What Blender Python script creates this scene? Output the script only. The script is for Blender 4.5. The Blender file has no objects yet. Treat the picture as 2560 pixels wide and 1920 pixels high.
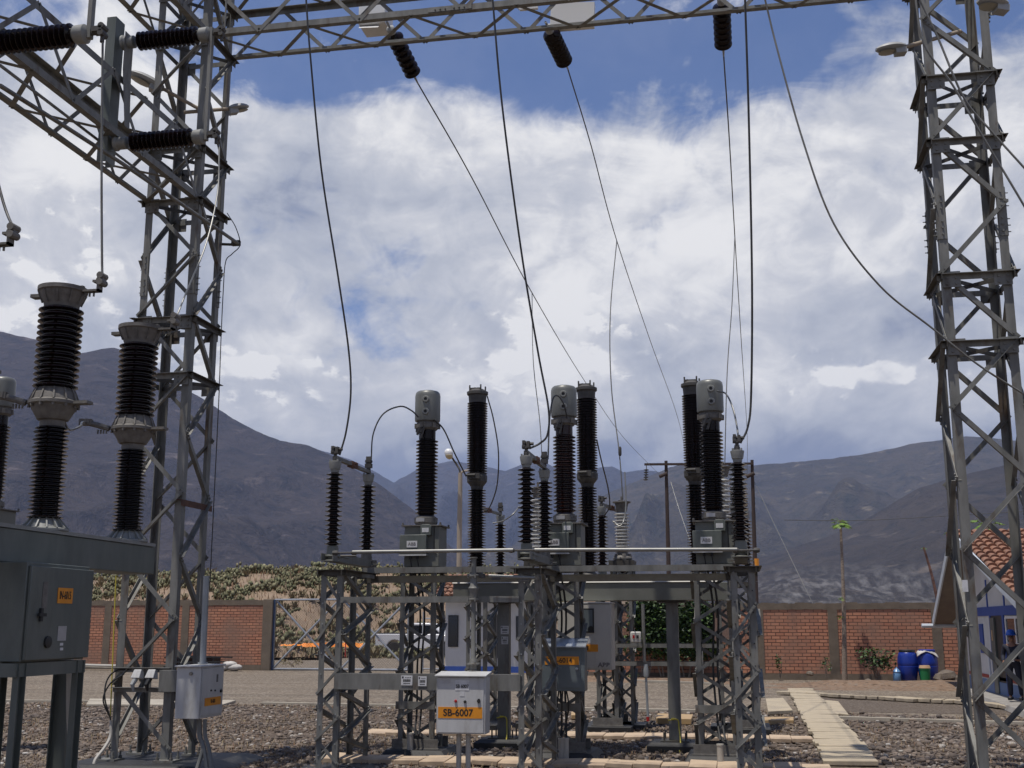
HAZE=9e-5; SKYTINT=(.74,.88,1.15); SUN=4.4; EXPO=0.0
import bpy, math, random
import numpy as np
from mathutils import Vector, Matrix, noise
V=Vector; R=math.radians
random.seed(7)
SC=bpy.context.scene
COL=SC.collection
# ------------------------------------------------------------ survey helper
FX=2920.; EYE=1.75
TH=math.atan(600/FX); PHI=math.atan(570*math.cos(TH)/FX)
_ct,_st,_cp,_sp=math.cos(TH),math.sin(TH),math.cos(PHI),math.sin(PHI)
FW=V((-_sp*_ct,_cp*_ct,_st)); RT=V((_cp,_sp,0)); UP=V((_sp*_st,-_cp*_st,_ct))
def P(px,py,X=None,Y=None,Z=None):
    r=FW+RT*((px-1280)/FX)+UP*((960-py)/FX)
    if X is not None: t=X/r.x
    elif Y is not None: t=Y/r.y
    else: t=(Z-EYE)/r.z
    return V((0,0,EYE))+r*t
def ZZ(px,py,Y): return P(px,py,Y=Y).z
# ------------------------------------------------------------ materials
def rgb(h):
    return tuple(((c/255)/12.92 if c/255<=.04045 else ((c/255+.055)/1.055)**2.4) for c in h)
MT={}
def nmat(name,c1,c2=None,rough=.6,metal=0.,scale=6.,detail=6.,bump=0.,bscale=None,spec=.5,coords='Object',stretch=(1,1,1),lo=.35,hi=.65,c3=None,s3=2.,lo3=.55,hi3=.75,coat=0):
    m=bpy.data.materials.new(name); m.use_nodes=True; nt=m.node_tree; n=nt.nodes; l=nt.links
    b=n['Principled BSDF']; b.inputs['Roughness'].default_value=rough; b.inputs['Metallic'].default_value=metal
    b.inputs['Specular IOR Level'].default_value=spec
    if coat: b.inputs['Coat Weight'].default_value=coat
    b.inputs['Base Color'].default_value=(*c1,1)
    tc=n.new('ShaderNodeTexCoord'); mp=n.new('ShaderNodeMapping'); mp.inputs['Scale'].default_value=stretch
    l.new(tc.outputs[coords],mp.inputs[0])
    if c2 is not None:
        t=n.new('ShaderNodeTexNoise'); t.inputs['Scale'].default_value=scale; t.inputs['Detail'].default_value=detail; t.inputs['Roughness'].default_value=.6
        l.new(mp.outputs[0],t.inputs['Vector'])
        r=n.new('ShaderNodeMapRange'); r.inputs['From Min'].default_value=lo; r.inputs['From Max'].default_value=hi
        l.new(t.outputs['Fac'],r.inputs['Value'])
        x=n.new('ShaderNodeMix'); x.data_type='RGBA'; x.inputs['A'].default_value=(*c1,1); x.inputs['B'].default_value=(*c2,1)
        l.new(r.outputs[0],x.inputs['Factor']); out=x.outputs['Result']
        if c3 is not None:
            t3=n.new('ShaderNodeTexNoise'); t3.inputs['Scale'].default_value=s3; t3.inputs['Detail'].default_value=8; t3.inputs['Roughness'].default_value=.65
            l.new(mp.outputs[0],t3.inputs['Vector'])
            r3=n.new('ShaderNodeMapRange'); r3.inputs['From Min'].default_value=lo3; r3.inputs['From Max'].default_value=hi3
            l.new(t3.outputs['Fac'],r3.inputs['Value'])
            x3=n.new('ShaderNodeMix'); x3.data_type='RGBA'; x3.inputs['B'].default_value=(*c3,1)
            l.new(r3.outputs[0],x3.inputs['Factor']); l.new(out,x3.inputs['A']); out=x3.outputs['Result']
        l.new(out,b.inputs['Base Color'])
    if bump:
        t2=n.new('ShaderNodeTexNoise'); t2.inputs['Scale'].default_value=bscale or scale*4; t2.inputs['Detail'].default_value=6
        l.new(mp.outputs[0],t2.inputs['Vector'])
        bp=n.new('ShaderNodeBump'); bp.inputs['Strength'].default_value=1; bp.inputs['Distance'].default_value=bump
        l.new(t2.outputs['Fac'],bp.inputs['Height']); l.new(bp.outputs[0],b.inputs['Normal'])
    MT[name]=m; return m
nmat('steel',(.118,.118,.107),(.195,.193,.178),rough=.58,metal=.1,scale=7,bump=.0006,c3=(.085,.06,.04),s3=5.,lo3=.55,hi3=.7,stretch=(1,1,.3))
nmat('steel_light',(.33,.34,.33),(.25,.26,.26),rough=.42,metal=.25,scale=5,c3=(.2,.19,.17),s3=2)
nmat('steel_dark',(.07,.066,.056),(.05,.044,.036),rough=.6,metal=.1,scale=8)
nmat('rust',(.13,.06,.035),(.07,.035,.025),rough=.8,scale=14)
nmat('cabinet',(.082,.096,.086),(.12,.132,.118),rough=.45,scale=5,c3=(.075,.082,.07),s3=3,stretch=(1,1,.35),bump=.0008,bscale=3)
nmat('beam_paint',(.125,.13,.112),(.15,.152,.132),rough=.5,scale=4,c3=(.095,.09,.07),s3=2)
nmat('cast',(.16,.15,.135),(.1,.092,.082),rough=.7,scale=14,bump=.002)
nmat('cast_dark',(.075,.07,.065),(.05,.047,.042),rough=.6,scale=12)
nmat('cap_grey',(.24,.245,.23),(.18,.185,.175),rough=.5,scale=8)
nmat('ct_head',(.15,.155,.145),(.18,.185,.17),rough=.4,metal=.2,scale=3)
nmat('porcelain',(.011,.0055,.0045),(.007,.004,.0035),rough=.12,scale=3,spec=.25)
nmat('porcelain_red',(.03,.008,.005),(.016,.006,.005),rough=.12,scale=3,spec=.4)
nmat('porcelain_white',(.52,.52,.5),(.4,.39,.36),rough=.3,scale=6)
nmat('box_paint',(.5,.5,.49),(.42,.42,.41),rough=.45,scale=5,c3=(.3,.28,.25),s3=5,lo3=.58,hi3=.75,stretch=(1,1,.3))
nmat('box_beige',(.52,.5,.45),(.46,.44,.39),rough=.5,scale=2)
nmat('box_blue',(.12,.145,.155),(.14,.165,.175),rough=.4,metal=.2,scale=3)
nmat('zinc',(.55,.6,.65),(.45,.5,.55),rough=.3,metal=.6,scale=4)
nmat('orange',(.7,.27,.015),(.6,.22,.01),rough=.5,scale=10)
nmat('ink',(.012,.012,.012),rough=.6)
nmat('plate_white',(.62,.62,.62),(.5,.5,.5),rough=.5,scale=20)
nmat('plate_grey',(.45,.45,.46),(.38,.38,.38),rough=.4,metal=.4,scale=14)
nmat('letter_grey',(.16,.145,.14),rough=.5)
nmat('wire',(.045,.045,.045),(.07,.07,.07),rough=.5,metal=.3,scale=4)
nmat('wire_light',(.24,.24,.225),(.18,.18,.17),rough=.4,metal=.5,scale=4)
nmat('black',(.012,.012,.012),(.02,.02,.02),rough=.5,scale=6)
nmat('tar',(.014,.014,.014),(.024,.023,.022),rough=.6,scale=4,bump=.004)
nmat('concrete',(.3,.285,.26),(.22,.205,.185),rough=.85,scale=3,bump=.004,c3=(.16,.14,.12),s3=1.2)
nmat('slab',(.5,.385,.265),(.42,.32,.225),rough=.85,scale=3,bump=.004,c3=(.3,.225,.16),s3=1.1,lo3=.5,hi3=.7)
nmat('slab_path',(.43,.36,.25),(.35,.295,.21),rough=.85,scale=3,bump=.004,c3=(.28,.235,.18),s3=1.3,lo3=.5,hi3=.72)
nmat('kerb',(.4,.36,.29),(.31,.275,.22),rough=.9,scale=2,bump=.003)
nmat('yellow',(.43,.29,.13),(.36,.25,.14),rough=.6,scale=6)
nmat('wall_concrete',(.17,.135,.1),(.125,.1,.075),rough=.95,scale=2.5,bump=.006,c3=(.085,.07,.055),s3=.9)
nmat('pipe_grey',(.33,.35,.36),(.28,.3,.3),rough=.45,metal=.3,scale=5)
nmat('pvc',(.42,.4,.36),(.35,.33,.29),rough=.55,scale=5)
nmat('white_wall',(.6,.59,.57),(.52,.51,.49),rough=.8,scale=1.5,c3=(.42,.4,.4),s3=.7)
nmat('blue_paint',(.02,.06,.26),(.025,.07,.3),rough=.6,scale=3)
nmat('blue_pale',(.09,.16,.3),(.11,.18,.32),rough=.6,scale=3)
nmat('red_paint',(.28,.03,.02),rough=.6)
nmat('fascia',(.5,.54,.58),(.42,.46,.5),rough=.6,scale=3)
nmat('soffit',(.2,.165,.13),(.15,.12,.1),rough=.8,scale=2)
nmat('tile',(.3,.145,.085),(.2,.1,.062),rough=.85,scale=5,bump=.004,c3=(.15,.09,.065),s3=2.2,lo3=.48,hi3=.68)
nmat('glass_dark',(.012,.018,.024),rough=.08,spec=.8)
nmat('drum_blue',(.01,.035,.28),(.008,.028,.22),rough=.35,scale=3)
nmat('jug_blue',(.12,.25,.45),rough=.3)
nmat('bucket_green',(.01,.16,.05),rough=.45)
nmat('tan_lid',(.5,.33,.18),rough=.6)
nmat('cloth_white',(.55,.53,.5),(.38,.36,.33),rough=.9,scale=6)
nmat('car_white',(.62,.62,.63),rough=.25,coat=.5)
nmat('tyre',(.018,.018,.018),rough=.85)
nmat('rim',(.3,.3,.31),rough=.35,metal=.7)
nmat('tail_red',(.35,.01,.01),rough=.3)
nmat('pole_brown',(.035,.022,.017),(.05,.03,.022),rough=.8,scale=4)
nmat('pole_tan',(.36,.3,.23),(.3,.25,.19),rough=.7,scale=2)
nmat('lamp_white',(.7,.7,.68),rough=.35)
nmat('lamp_amber',(.5,.4,.22),rough=.3)
nmat('lamp_grey',(.34,.35,.35),(.28,.29,.29),rough=.5,scale=6)
nmat('lens_grey',(.3,.29,.24),rough=.25)
nmat('gate_pipe',(.26,.28,.31),(.32,.34,.37),rough=.4,metal=.2,scale=4)
nmat('gate_blue',(.03,.06,.14),rough=.5)
nmat('mesh_wire',(.1,.08,.07),rough=.6,metal=.3)
nmat('bark',(.3,.25,.2),(.16,.12,.09),rough=.9,scale=14,bump=.01,stretch=(1,1,3))
nmat('bark_red',(.2,.1,.075),(.09,.05,.04),rough=.9,scale=10,bump=.01)
nmat('leaf',(.045,.09,.018),(.075,.13,.03),rough=.5,scale=2)
nmat('leaf_yellow',(.17,.26,.03),(.1,.19,.02),rough=.5,scale=3)
nmat('leaf_dry',(.16,.13,.07),(.24,.2,.12),rough=.8,scale=2)
nmat('navy',(.008,.01,.022),(.012,.014,.028),rough=.8,scale=6)
nmat('skin',(.26,.13,.08),rough=.55)
nmat('helmet_blue',(.015,.1,.5),rough=.3)
nmat('rock',(.16,.13,.1),(.1,.08,.065),rough=.95,scale=5,bump=.02)
nmat('earth',(.26,.19,.13),(.2,.145,.1),rough=.95,scale=1.2,bump=.02,bscale=9,c3=(.15,.11,.08),s3=.5)
nmat('brown_board',(.16,.1,.075),rough=.7)
nmat('earth_yellow',(.5,.42,.04),rough=.5)
nmat('orange_net',(.9,.3,.03),(.8,.22,.02),rough=.6,scale=5)
# leaf / cactus per-island variation
def island_mat(name,cols,rough=.6,bump=None,dust=None):
    m=bpy.data.materials.new(name); m.use_nodes=True; nt=m.node_tree; n=nt.nodes; l=nt.links
    b=n['Principled BSDF']; b.inputs['Roughness'].default_value=rough
    g=n.new('ShaderNodeNewGeometry'); cr=n.new('ShaderNodeValToRGB'); cr.color_ramp.interpolation='LINEAR'
    el=cr.color_ramp.elements
    el[0].position=cols[0][0]; el[0].color=(*cols[0][1],1); el[1].position=cols[-1][0]; el[1].color=(*cols[-1][1],1)
    for p,c in cols[1:-1]:
        e=el.new(p); e.color=(*c,1)
    l.new(g.outputs['Random Per Island'],cr.inputs[0])
    tc=n.new('ShaderNodeTexCoord'); t=n.new('ShaderNodeTexNoise'); t.inputs['Scale'].default_value=.9; t.inputs['Detail'].default_value=7; l.new(tc.outputs['Object'],t.inputs['Vector'])
    r=n.new('ShaderNodeMapRange'); r.inputs['From Min'].default_value=.42; r.inputs['From Max'].default_value=.68; r.inputs['To Max'].default_value=.6; l.new(t.outputs['Fac'],r.inputs['Value'])
    x=n.new('ShaderNodeMix'); x.data_type='RGBA'; l.new(r.outputs[0],x.inputs['Factor']); l.new(cr.outputs[0],x.inputs['A']); x.inputs['B'].default_value=(*dust,1) if dust else (0,0,0,1)
    l.new((x.outputs['Result'] if dust else cr.outputs[0]),b.inputs['Base Color'])
    MT[name]=m
island_mat('stone',[(0,(.055,.045,.04)),(.3,(.095,.078,.068)),(.6,(.15,.118,.095)),(.85,(.21,.165,.13)),(.95,(.28,.24,.2)),(.985,(.42,.4,.36)),(1,(.5,.48,.45))],.9,dust=(.155,.115,.085))
island_mat('cactus',[(0,(.05,.052,.024)),(.45,(.085,.088,.04)),(.75,(.13,.135,.065)),(.93,(.2,.195,.11)),(1,(.3,.28,.18))],.75,dust=(.13,.1,.05))
island_mat('ivy',[(0,(.008,.02,.004)),(.5,(.022,.05,.009)),(.85,(.05,.1,.017)),(1,(.1,.16,.03))],.6)
island_mat('dry_grass',[(0,(.14,.09,.05)),(.35,(.26,.14,.08)),(.6,(.28,.21,.12)),(1,(.36,.3,.18))],.9)
# ------------------------------------------------------------ mesh builder
class MB:
    def __init__(s): s.v=[]; s.f=[]
    def add(s,vs,fs):
        o=len(s.v); s.v+= [tuple(p) for p in vs]; s.f+=[tuple(i+o for i in f) for f in fs]; return s
    def box(s,x0,x1,y0,y1,z0,z1):
        vs=[(x0,y0,z0),(x1,y0,z0),(x1,y1,z0),(x0,y1,z0),(x0,y0,z1),(x1,y0,z1),(x1,y1,z1),(x0,y1,z1)]
        return s.add(vs,[(0,3,2,1),(4,5,6,7),(0,1,5,4),(1,2,6,5),(2,3,7,6),(3,0,4,7)])
    def obox(s,c,sz,rot):
        M=rot if isinstance(rot,Matrix) else Matrix.Rotation(rot,3,'Z'); c=V(c); a,b,d=[q/2 for q in sz]
        vs=[c+M@V(p) for p in ((-a,-b,-d),(a,-b,-d),(a,b,-d),(-a,b,-d),(-a,-b,d),(a,-b,d),(a,b,d),(-a,b,d))]
        return s.add(vs,[(0,3,2,1),(4,5,6,7),(0,1,5,4),(1,2,6,5),(2,3,7,6),(3,0,4,7)])
    def prof(s,p0,p1,pts,xd):
        p0=V(p0);p1=V(p1); a=(p1-p0).normalized(); xd=V(xd); xd=(xd-a*xd.dot(a)).normalized(); yd=a.cross(xd)
        n=len(pts); vs=[p0+xd*x+yd*y for x,y in pts]+[p1+xd*x+yd*y for x,y in pts]
        fs=[(i,(i+1)%n,n+(i+1)%n,n+i) for i in range(n)]+[tuple(range(n-1,-1,-1)),tuple(range(n,2*n))]
        return s.add(vs,fs)
    def ang(s,p0,p1,w,t,xd,fy=1):
        pts=[(0,0),(w,0),(w,t),(t,t),(t,w),(0,w)]
        if fy<0: pts=[(x,-y) for x,y in pts][::-1]
        return s.prof(p0,p1,pts,xd)
    def chan(s,p0,p1,w,d,t,xd,fy=1):   # w along xd (web), flanges depth d
        h=w/2
        pts=[(-h,0),(h,0),(h,d),(h-t,d),(h-t,t),(-h+t,t),(-h+t,d),(-h,d)]
        if fy<0: pts=[(x,-y) for x,y in pts][::-1]
        return s.prof(p0,p1,pts,xd)
    def bar(s,p0,p1,w,h,xd=(0,0,1)):
        return s.prof(p0,p1,[(-w/2,-h/2),(w/2,-h/2),(w/2,h/2),(-w/2,h/2)],xd)
    def tube(s,pts,r,n=8,cap=True):
        pts=[V(p) for p in pts]; k=len(pts); rr=r if isinstance(r,(list,tuple)) else [r]*k
        d=(pts[1]-pts[0]).normalized(); u=d.orthogonal().normalized(); vs=[]
        for i,p in enumerate(pts):
            if i==0: t=pts[1]-pts[0]
            elif i==k-1: t=pts[-1]-pts[-2]
            else: t=(pts[i+1]-pts[i]).normalized()+(pts[i]-pts[i-1]).normalized()
            t.normalize(); u=(u-t*u.dot(t)).normalized(); w=t.cross(u)
            for j in range(n):
                a=2*math.pi*j/n; vs.append(p+(u*math.cos(a)+w*math.sin(a))*rr[i])
        fs=[(i*n+j,i*n+(j+1)%n,(i+1)*n+(j+1)%n,(i+1)*n+j) for i in range(k-1) for j in range(n)]
        if cap: fs+=[tuple(range(n-1,-1,-1)),tuple(range((k-1)*n,k*n))]
        return s.add(vs,fs)
    def lathe(s,prof,base=(0,0,0),axis=(0,0,1),n=20):
        base=V(base); a=V(axis).normalized(); u=a.orthogonal().normalized()
        if abs(a.z)>.99: u=V((1,0,0))
        w=a.cross(u); k=len(prof); vs=[]
        for r,z in prof:
            for j in range(n):
                t=2*math.pi*j/n; vs.append(base+a*z+(u*math.cos(t)+w*math.sin(t))*max(r,1e-4))
        fs=[(i*n+j,i*n+(j+1)%n,(i+1)*n+(j+1)%n,(i+1)*n+j) for i in range(k-1) for j in range(n)]
        fs+=[tuple(range(n-1,-1,-1)),tuple(range((k-1)*n,k*n))]
        return s.add(vs,fs)
    def build(s,name,mat,parent=None,sharp=32,bevel=0,local=False,kind=None,label=None):
        me=bpy.data.meshes.new(name); vs=s.v
        if parent is not None and not local:
            L=parent.matrix_world.translation if parent.parent is None else wloc(parent)
            L=wloc(parent); vs=[(x-L.x,y-L.y,z-L.z) for x,y,z in vs]
        me.from_pydata(vs,[],s.f); me.update()
        me.polygons.foreach_set('use_smooth',[True]*len(me.polygons)); me.set_sharp_from_angle(angle=R(sharp))
        me.materials.append(MT[mat] if isinstance(mat,str) else mat)
        o=bpy.data.objects.new(name,me); COL.objects.link(o)
        if parent is not None: o.parent=parent
        if bevel:
            b=o.modifiers.new('edge','BEVEL'); b.width=bevel; b.segments=2; b.limit_method='ANGLE'
        if kind: o['kind']=kind
        if label: o['label']=label
        return o
def wloc(o):
    L=V(o.location); p=o.parent
    while p is not None: L+=V(p.location); p=p.parent
    return L
def thing(name,label,cat,loc=(0,0,0),group=None):
    o=bpy.data.objects.new(name,None); o.empty_display_size=.1; COL.objects.link(o); o.location=loc
    o['label']=label; o['category']=cat
    if group: o['group']=group
    return o
def tag(o,label,cat,group=None):
    o['label']=label; o['category']=cat
    if group: o['group']=group
    return o
def struct(o): o['kind']='structure'; return o
def copy_tree(o,parent=None,loc=None):
    c=o.copy(); COL.objects.link(c); c.parent=parent
    if loc is not None: c.location=loc
    for ch in list(o.children): copy_tree(ch,c)
    return c
def kid(o,name): return [c for c in o.children if c.name.split('.')[0]==name]
def text(s,size,mat,parent,loc,M,name='lettering',squeeze=1.,bold=0.):
    cu=bpy.data.curves.new('t','FONT'); cu.body=s; cu.size=size; cu.extrude=.0012; cu.align_x='CENTER'; cu.align_y='CENTER'; cu.offset=bold
    to=bpy.data.objects.new('t',cu); COL.objects.link(to)
    bpy.context.view_layer.update()
    me=bpy.data.meshes.new_from_object(to.evaluated_get(bpy.context.evaluated_depsgraph_get()))
    bpy.data.objects.remove(to); me.name=name
    off=V(loc)-wloc(parent); M3=M
    for v in me.vertices:
        c=V((v.co.x*squeeze,v.co.y,v.co.z)); v.co=M3@c+off
    me.materials.clear(); me.materials.append(MT[mat])
    o=bpy.data.objects.new(name,me); COL.objects.link(o); o.parent=parent
    return o
FRONT=Matrix(((1,0,0),(0,0,-1),(0,1,0)))      # text facing -Y
SIDE=Matrix(((0,0,1),(1,0,0),(0,1,0)))         # text facing +X (reads along +Y)
def sheds(n,z0,z1,rc,rs,alt=0.,drop=.35):
    p=(z1-z0)/n; pr=[(rc,z0)]
    for i in range(n):
        z=z0+i*p; r=rs if (i%2==0 or not alt) else rs-alt
        pr+=[(rc,z+.1*p),(rc+(r-rc)*.5,z+.22*p),(r,z+drop*p),(r*.995,z+(drop+.13)*p),(rc+(r-rc)*.45,z+(drop+.32)*p),(rc,z+.92*p)]
    pr.append((rc,z1)); return pr
def catmull(pts,k=8):
    pts=[V(p) for p in pts]; q=[pts[0]*2-pts[1]]+pts+[pts[-1]*2-pts[-2]]; out=[]
    for i in range(1,len(q)-2):
        for j in range(k):
            t=j/k; a,b,c,d=q[i-1],q[i],q[i+1],q[i+2]
            out.append(.5*((2*b)+(c-a)*t+(2*a-5*b+4*c-d)*t*t+(3*b-a-3*c+d)*t**3))
    out.append(pts[-1]); return out
def cable(name,label,pts,r,mat='wire',cat='cable',group=None,n=6,k=8):
    m=MB(); m.tube(catmull(pts,k),r,n); o=m.build(name,mat,sharp=60); tag(o,label,cat,group); return o
# ------------------------------------------------------------ lattice helpers
def zig(parent,A,B,zs,start,mat='steel',w=.055,inset=V((0,0,0)),name='brace',t=.007):
    """single zigzag between legs A and B ((x,y) pairs); start 0 -> first node on A"""
    A=V((*A,0));B=V((*B,0)); side=start
    for i in range(len(zs)-1):
        a=(A if side==0 else B)+V((0,0,zs[i]))+inset; b=(B if side==0 else A)+V((0,0,zs[i+1]))+inset
        nrm=(B-A).normalized().cross(V((0,0,1)))
        m=MB(); d=(b-a).normalized(); xd=nrm.cross(d)
        m.ang(a,b,w,t,xd if xd.z>0 else -xd,1)
        for q,s_ in ((a,1),(b,-1)):
            for k in ((.03,.08) if w>.042 else (.03,)): m.lathe([(.013,-.014),(.013,.018)],q+d*s_*k+(xd if xd.z>0 else -xd)*w*.45,nrm,6)
        m.build(name,mat,parent); side=1-side
def legs4(parent,x0,x1,y0,y1,zb,zt,w,t,mat='steel'):
    for x,y,dx,dy in ((x0,y0,1,1),(x1,y0,-1,1),(x0,y1,1,-1),(x1,y1,-1,-1)):
        m=MB(); a=V((x,y,zb)); b=V((x,y,zt)); vs=[]
        pts=[(0,0),(w,0),(w,t),(t,t),(t,w),(0,w)]
        for z in (zb,zt):
            vs+=[(x+p*dx,y+q*dy,z) for p,q in pts]
        fs=[(i,(i+1)%6,6+(i+1)%6,6+i) for i in range(6)]+[tuple(range(5,-1,-1)),tuple(range(6,12))]
        if dx*dy<0: fs=[f[::-1] for f in fs]
        m.add(vs,fs); m.build('leg',mat,parent)
def tower(name,label,x0,x1,y0,y1,zb,nodes,rings,zt,splices,bolt_extra=()):
    T=thing(name,label,'lattice tower',((x0+x1)/2,(y0+y1)/2,zb))
    legs4(T,x0,x1,y0,y1,zb,zt,.1,.011)
    e=.012
    zig(T,(x0,y0-e),(x1,y0-e),nodes,1); zig(T,(x1+e,y0),(x1+e,y1),nodes,1)
    zig(T,(x0,y1+e),(x1,y1+e),nodes,0); zig(T,(x0-e,y0),(x0-e,y1),nodes,0)
    for z in rings:
        for a,b,n in (((x0-.06,y0-e),(x1+.06,y0-e),(0,-1,0)),((x1+e,y0-.1),(x1+e,y1+.1),(1,0,0)),((x0-.06,y1+e),(x1+.06,y1+e),(0,1,0)),((x0-e,y0-.1),(x0-e,y1+.1),(-1,0,0))):
            m=MB(); a3=V((*a,z));b3=V((*b,z)); ax=(b3-a3).normalized(); dn=V((0,0,-1))
            f=1 if ax.cross(dn).dot(V(n))>0 else -1
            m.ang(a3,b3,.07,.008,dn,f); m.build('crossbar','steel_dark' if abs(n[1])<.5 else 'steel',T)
        # ring diagonal in plan
        m=MB(); m.bar((x0,y0,z-.03),(x1,y1,z-.03),.05,.007); m.build('plan_brace','steel_dark',T)
        m=MB(); m.bar((x1,y0,z-.045),(x0,y1,z-.045),.05,.007); m.build('plan_brace','steel_dark',T)
        for sx in (x0,x1):
            for sy,q in ((y0,-1),(y1,1)):
                m=MB(); cx=sx+(.1 if sx==x0 else -.1)
                m.box(cx-.1,cx+.1,min(sy+q*.023,sy+q*.031),max(sy+q*.023,sy+q*.031),z-.16,z+.03)
                for bx in (-.05,.05):
                    for bz in (-.12,-.05): m.lathe([(.014,0),(.014,.014)],(cx+bx,sy+q*.031,z+bz),(0,q,0),6)
                m.build('gusset_plate','steel',T)
    for z in splices:
        for sx,qx in ((x0,-1),(x1,1)):
            for sy,qy in ((y0,-1),(y1,1)):
                m=MB(); m.box(*sorted((sx,sx+qx*-.09)),*sorted((sy,sy+qy*.01)),z-.3,z+.3)
                m.box(*sorted((sx,sx+qx*.01)),*sorted((sy,sy-qy*.09)),z-.3,z+.3)
                for k in (-.24,-.16,-.08,.08,.16,.24):
                    m.lathe([(.013,0),(.013,.012),(.006,.013),(.006,.04)],(sx+qx*.01,sy-qy*.05,z+k),(qx,0,0),6)
                    m.lathe([(.013,0),(.013,.016)],(sx-qx*.05,sy+qy*.01,z+k),(0,qy,0),6)
                m.build('splice_plate','steel',T)
    return T
TX0,TX1,TY0,TY1=-7.72,-6.95,13.88,14.64
nz=[.22+.785*k for k in range(7)]+[5.75,6.55,7.35,8.12,8.93,9.75,10.51,11.3,12.1]
LT=tower('lattice_tower','grey steel lattice tower behind the breaker on the left, standing on a dark pad',TX0,TX1,TY0,TY1,.1,nz,[4.97,5.73,7.37,8.12,9.77,10.5],12.3,[6.35])
for sx in (TX0,TX1):
    for sy in (TY0,TY1):
        m=MB(); m.box(sx-.13,sx+.13,sy-.13,sy+.13,.1,.122)
        for a in (-.09,.09):
            for b in (-.09,.09): m.lathe([(.014,0),(.014,.09)],(sx+a,sy+b,.12),n=6); m.lathe([(.026,0),(.026,.03)],(sx+a,sy+b,.122),n=6)
        m.build('base_plate','steel',LT)
# small bars near the foot of the left tower
for z in (.98,1.22):
    m=MB(); m.ang((TX0,TY0-.03,z),(TX1,TY0-.03,z),.06,.008,(0,0,-1),-1); m.build('crossbar','steel',LT)
m=MB(); m.ang((TX1+.02,TY0-.05,3.31),(TX1+.02,TY1+.08,3.31),.08,.008,(0,0,-1),1); m.build('crossbar','rust',LT)
RX0,RX1=2.48,3.25
nr=[.12+.805*k for k in range(7)]+[5.76,6.58,7.43,8.25,9.0,9.77,10.51,11.3,12.1]
RTW=tower('lattice_tower','grey steel lattice tower at the right edge in front of the house',RX0,RX1,TY0,TY1,.05,nr,[4.95,5.76,7.43,8.25,9.77,10.5],12.3,[6.5])
m=MB(); m.box(2.44,2.5,TY0-.024,TY0-.018,2.1,2.23); m.build('paper_tag','plate_white',RTW)
# ------------------------------------------------------------ box-girder beams
def girder(name,label,p0,p1,w,h,n,start=0):
    """p0->p1 along the axis at the lower near corner; w vector, h height"""
    p0=V(p0);p1=V(p1);w=V(w);H=V((0,0,h)); T=thing(name,label,'lattice beam',tuple(p0))
    ax=(p1-p0)
    for c,xd,yd in ((V(),w,H),(w,-w,H),(H,w,-H),(w+H,-w,-H)):
        m=MB(); f=1 if ax.cross(xd).dot(yd)>0 else -1
        m.ang(p0+c,p1+c,.085,.009,xd,f); m.build('chord','steel',T)
    def face(a,b,st,mat='steel'):
        s=st
        for i in range(n):
            u=p0+ax*(i/n)+(a if s==0 else b); q=p0+ax*((i+1)/n)+(b if s==0 else a)
            m=MB(); d=(q-u).normalized(); nr=(b-a).cross(ax).normalized(); m.bar(u,q,.055,.008,nr.cross(d)); m.build('brace',mat,T); s=1-s
    face(V(),w,start); face(V(),H,1-start); face(w,w+H,start); face(H,w+H,1-start)
    return T
GX=girder('lattice_beam','grey steel lattice beam crossing the top of the picture between the two towers',(TX1+.02,TY0,9.77),(RX0-.02,TY0,9.77),(0,.76,0),.74,13)
m=MB()
for k in range(3):
    for s in (0,1): m.lathe([(.012,0),(.012,.03)],(-3.7+k*.07+s*.26,TY0-.005,9.81),(0,-1,0),6)
m.box(-3.8,-3.2,TY0-.012,TY0-.004,9.78,9.85); m.build('splice_plate','steel',GX)
GA=girder('lattice_beam','lower of the two steel lattice beams running from the left tower over the camera side',(TX0,3.2,7.36),(TX0,TY0-.03,7.36),(.76,0,0),.76,14)
GB=girder('lattice_beam','upper of the two steel lattice beams running from the left tower, cut by the picture top',(TX0,3.2,9.78),(TX0,TY0-.03,9.78),(.76,0,0),.72,14,1)
# straight conduit rods over beam A
cable('guy_rod','long thin straight rod rising from the tower clamp to the upper left corner',[P(0,214,X=-6.85),P(300,405,X=-6.82),P(597,610,Y=14.72)],.024,'steel','rod',k=2)
cable('guy_rod','thin straight conduit above the lowest beam chord on the left',[P(0,163,X=-6.9),P(392,462,Y=13.83)],.017,'steel','rod',k=2)
T=thing('pipe_clamp','dark clamp arm with looped cable on the right side of the left tower','clamp',tuple(P(560,610,Y=14.72)))
m=MB(); m.tube([P(540,610,Y=14.7),P(598,612,Y=14.72)],.02,8); m.lathe([(.05,0),(.05,.1)],P(545,607,Y=14.7)-V((0,0,.05)),n=10); m.obox(P(590,608,Y=14.72),(.12,.06,.07),0); m.build('clamp_arm','steel_dark',T)
m=MB(); m.tube(catmull([P(568,533,Y=14.7),P(590,570,Y=14.7),P(600,612,Y=14.7),P(580,635,Y=14.7),P(564,655,Y=14.7),P(558,730,Y=14.66),P(552,860,Y=14.66),P(547,1000,Y=14.66),P(535,1250,Y=14.66),P(524,1480,Y=14.66)]),.007,6); m.build('cable_loop','black',T)
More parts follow.
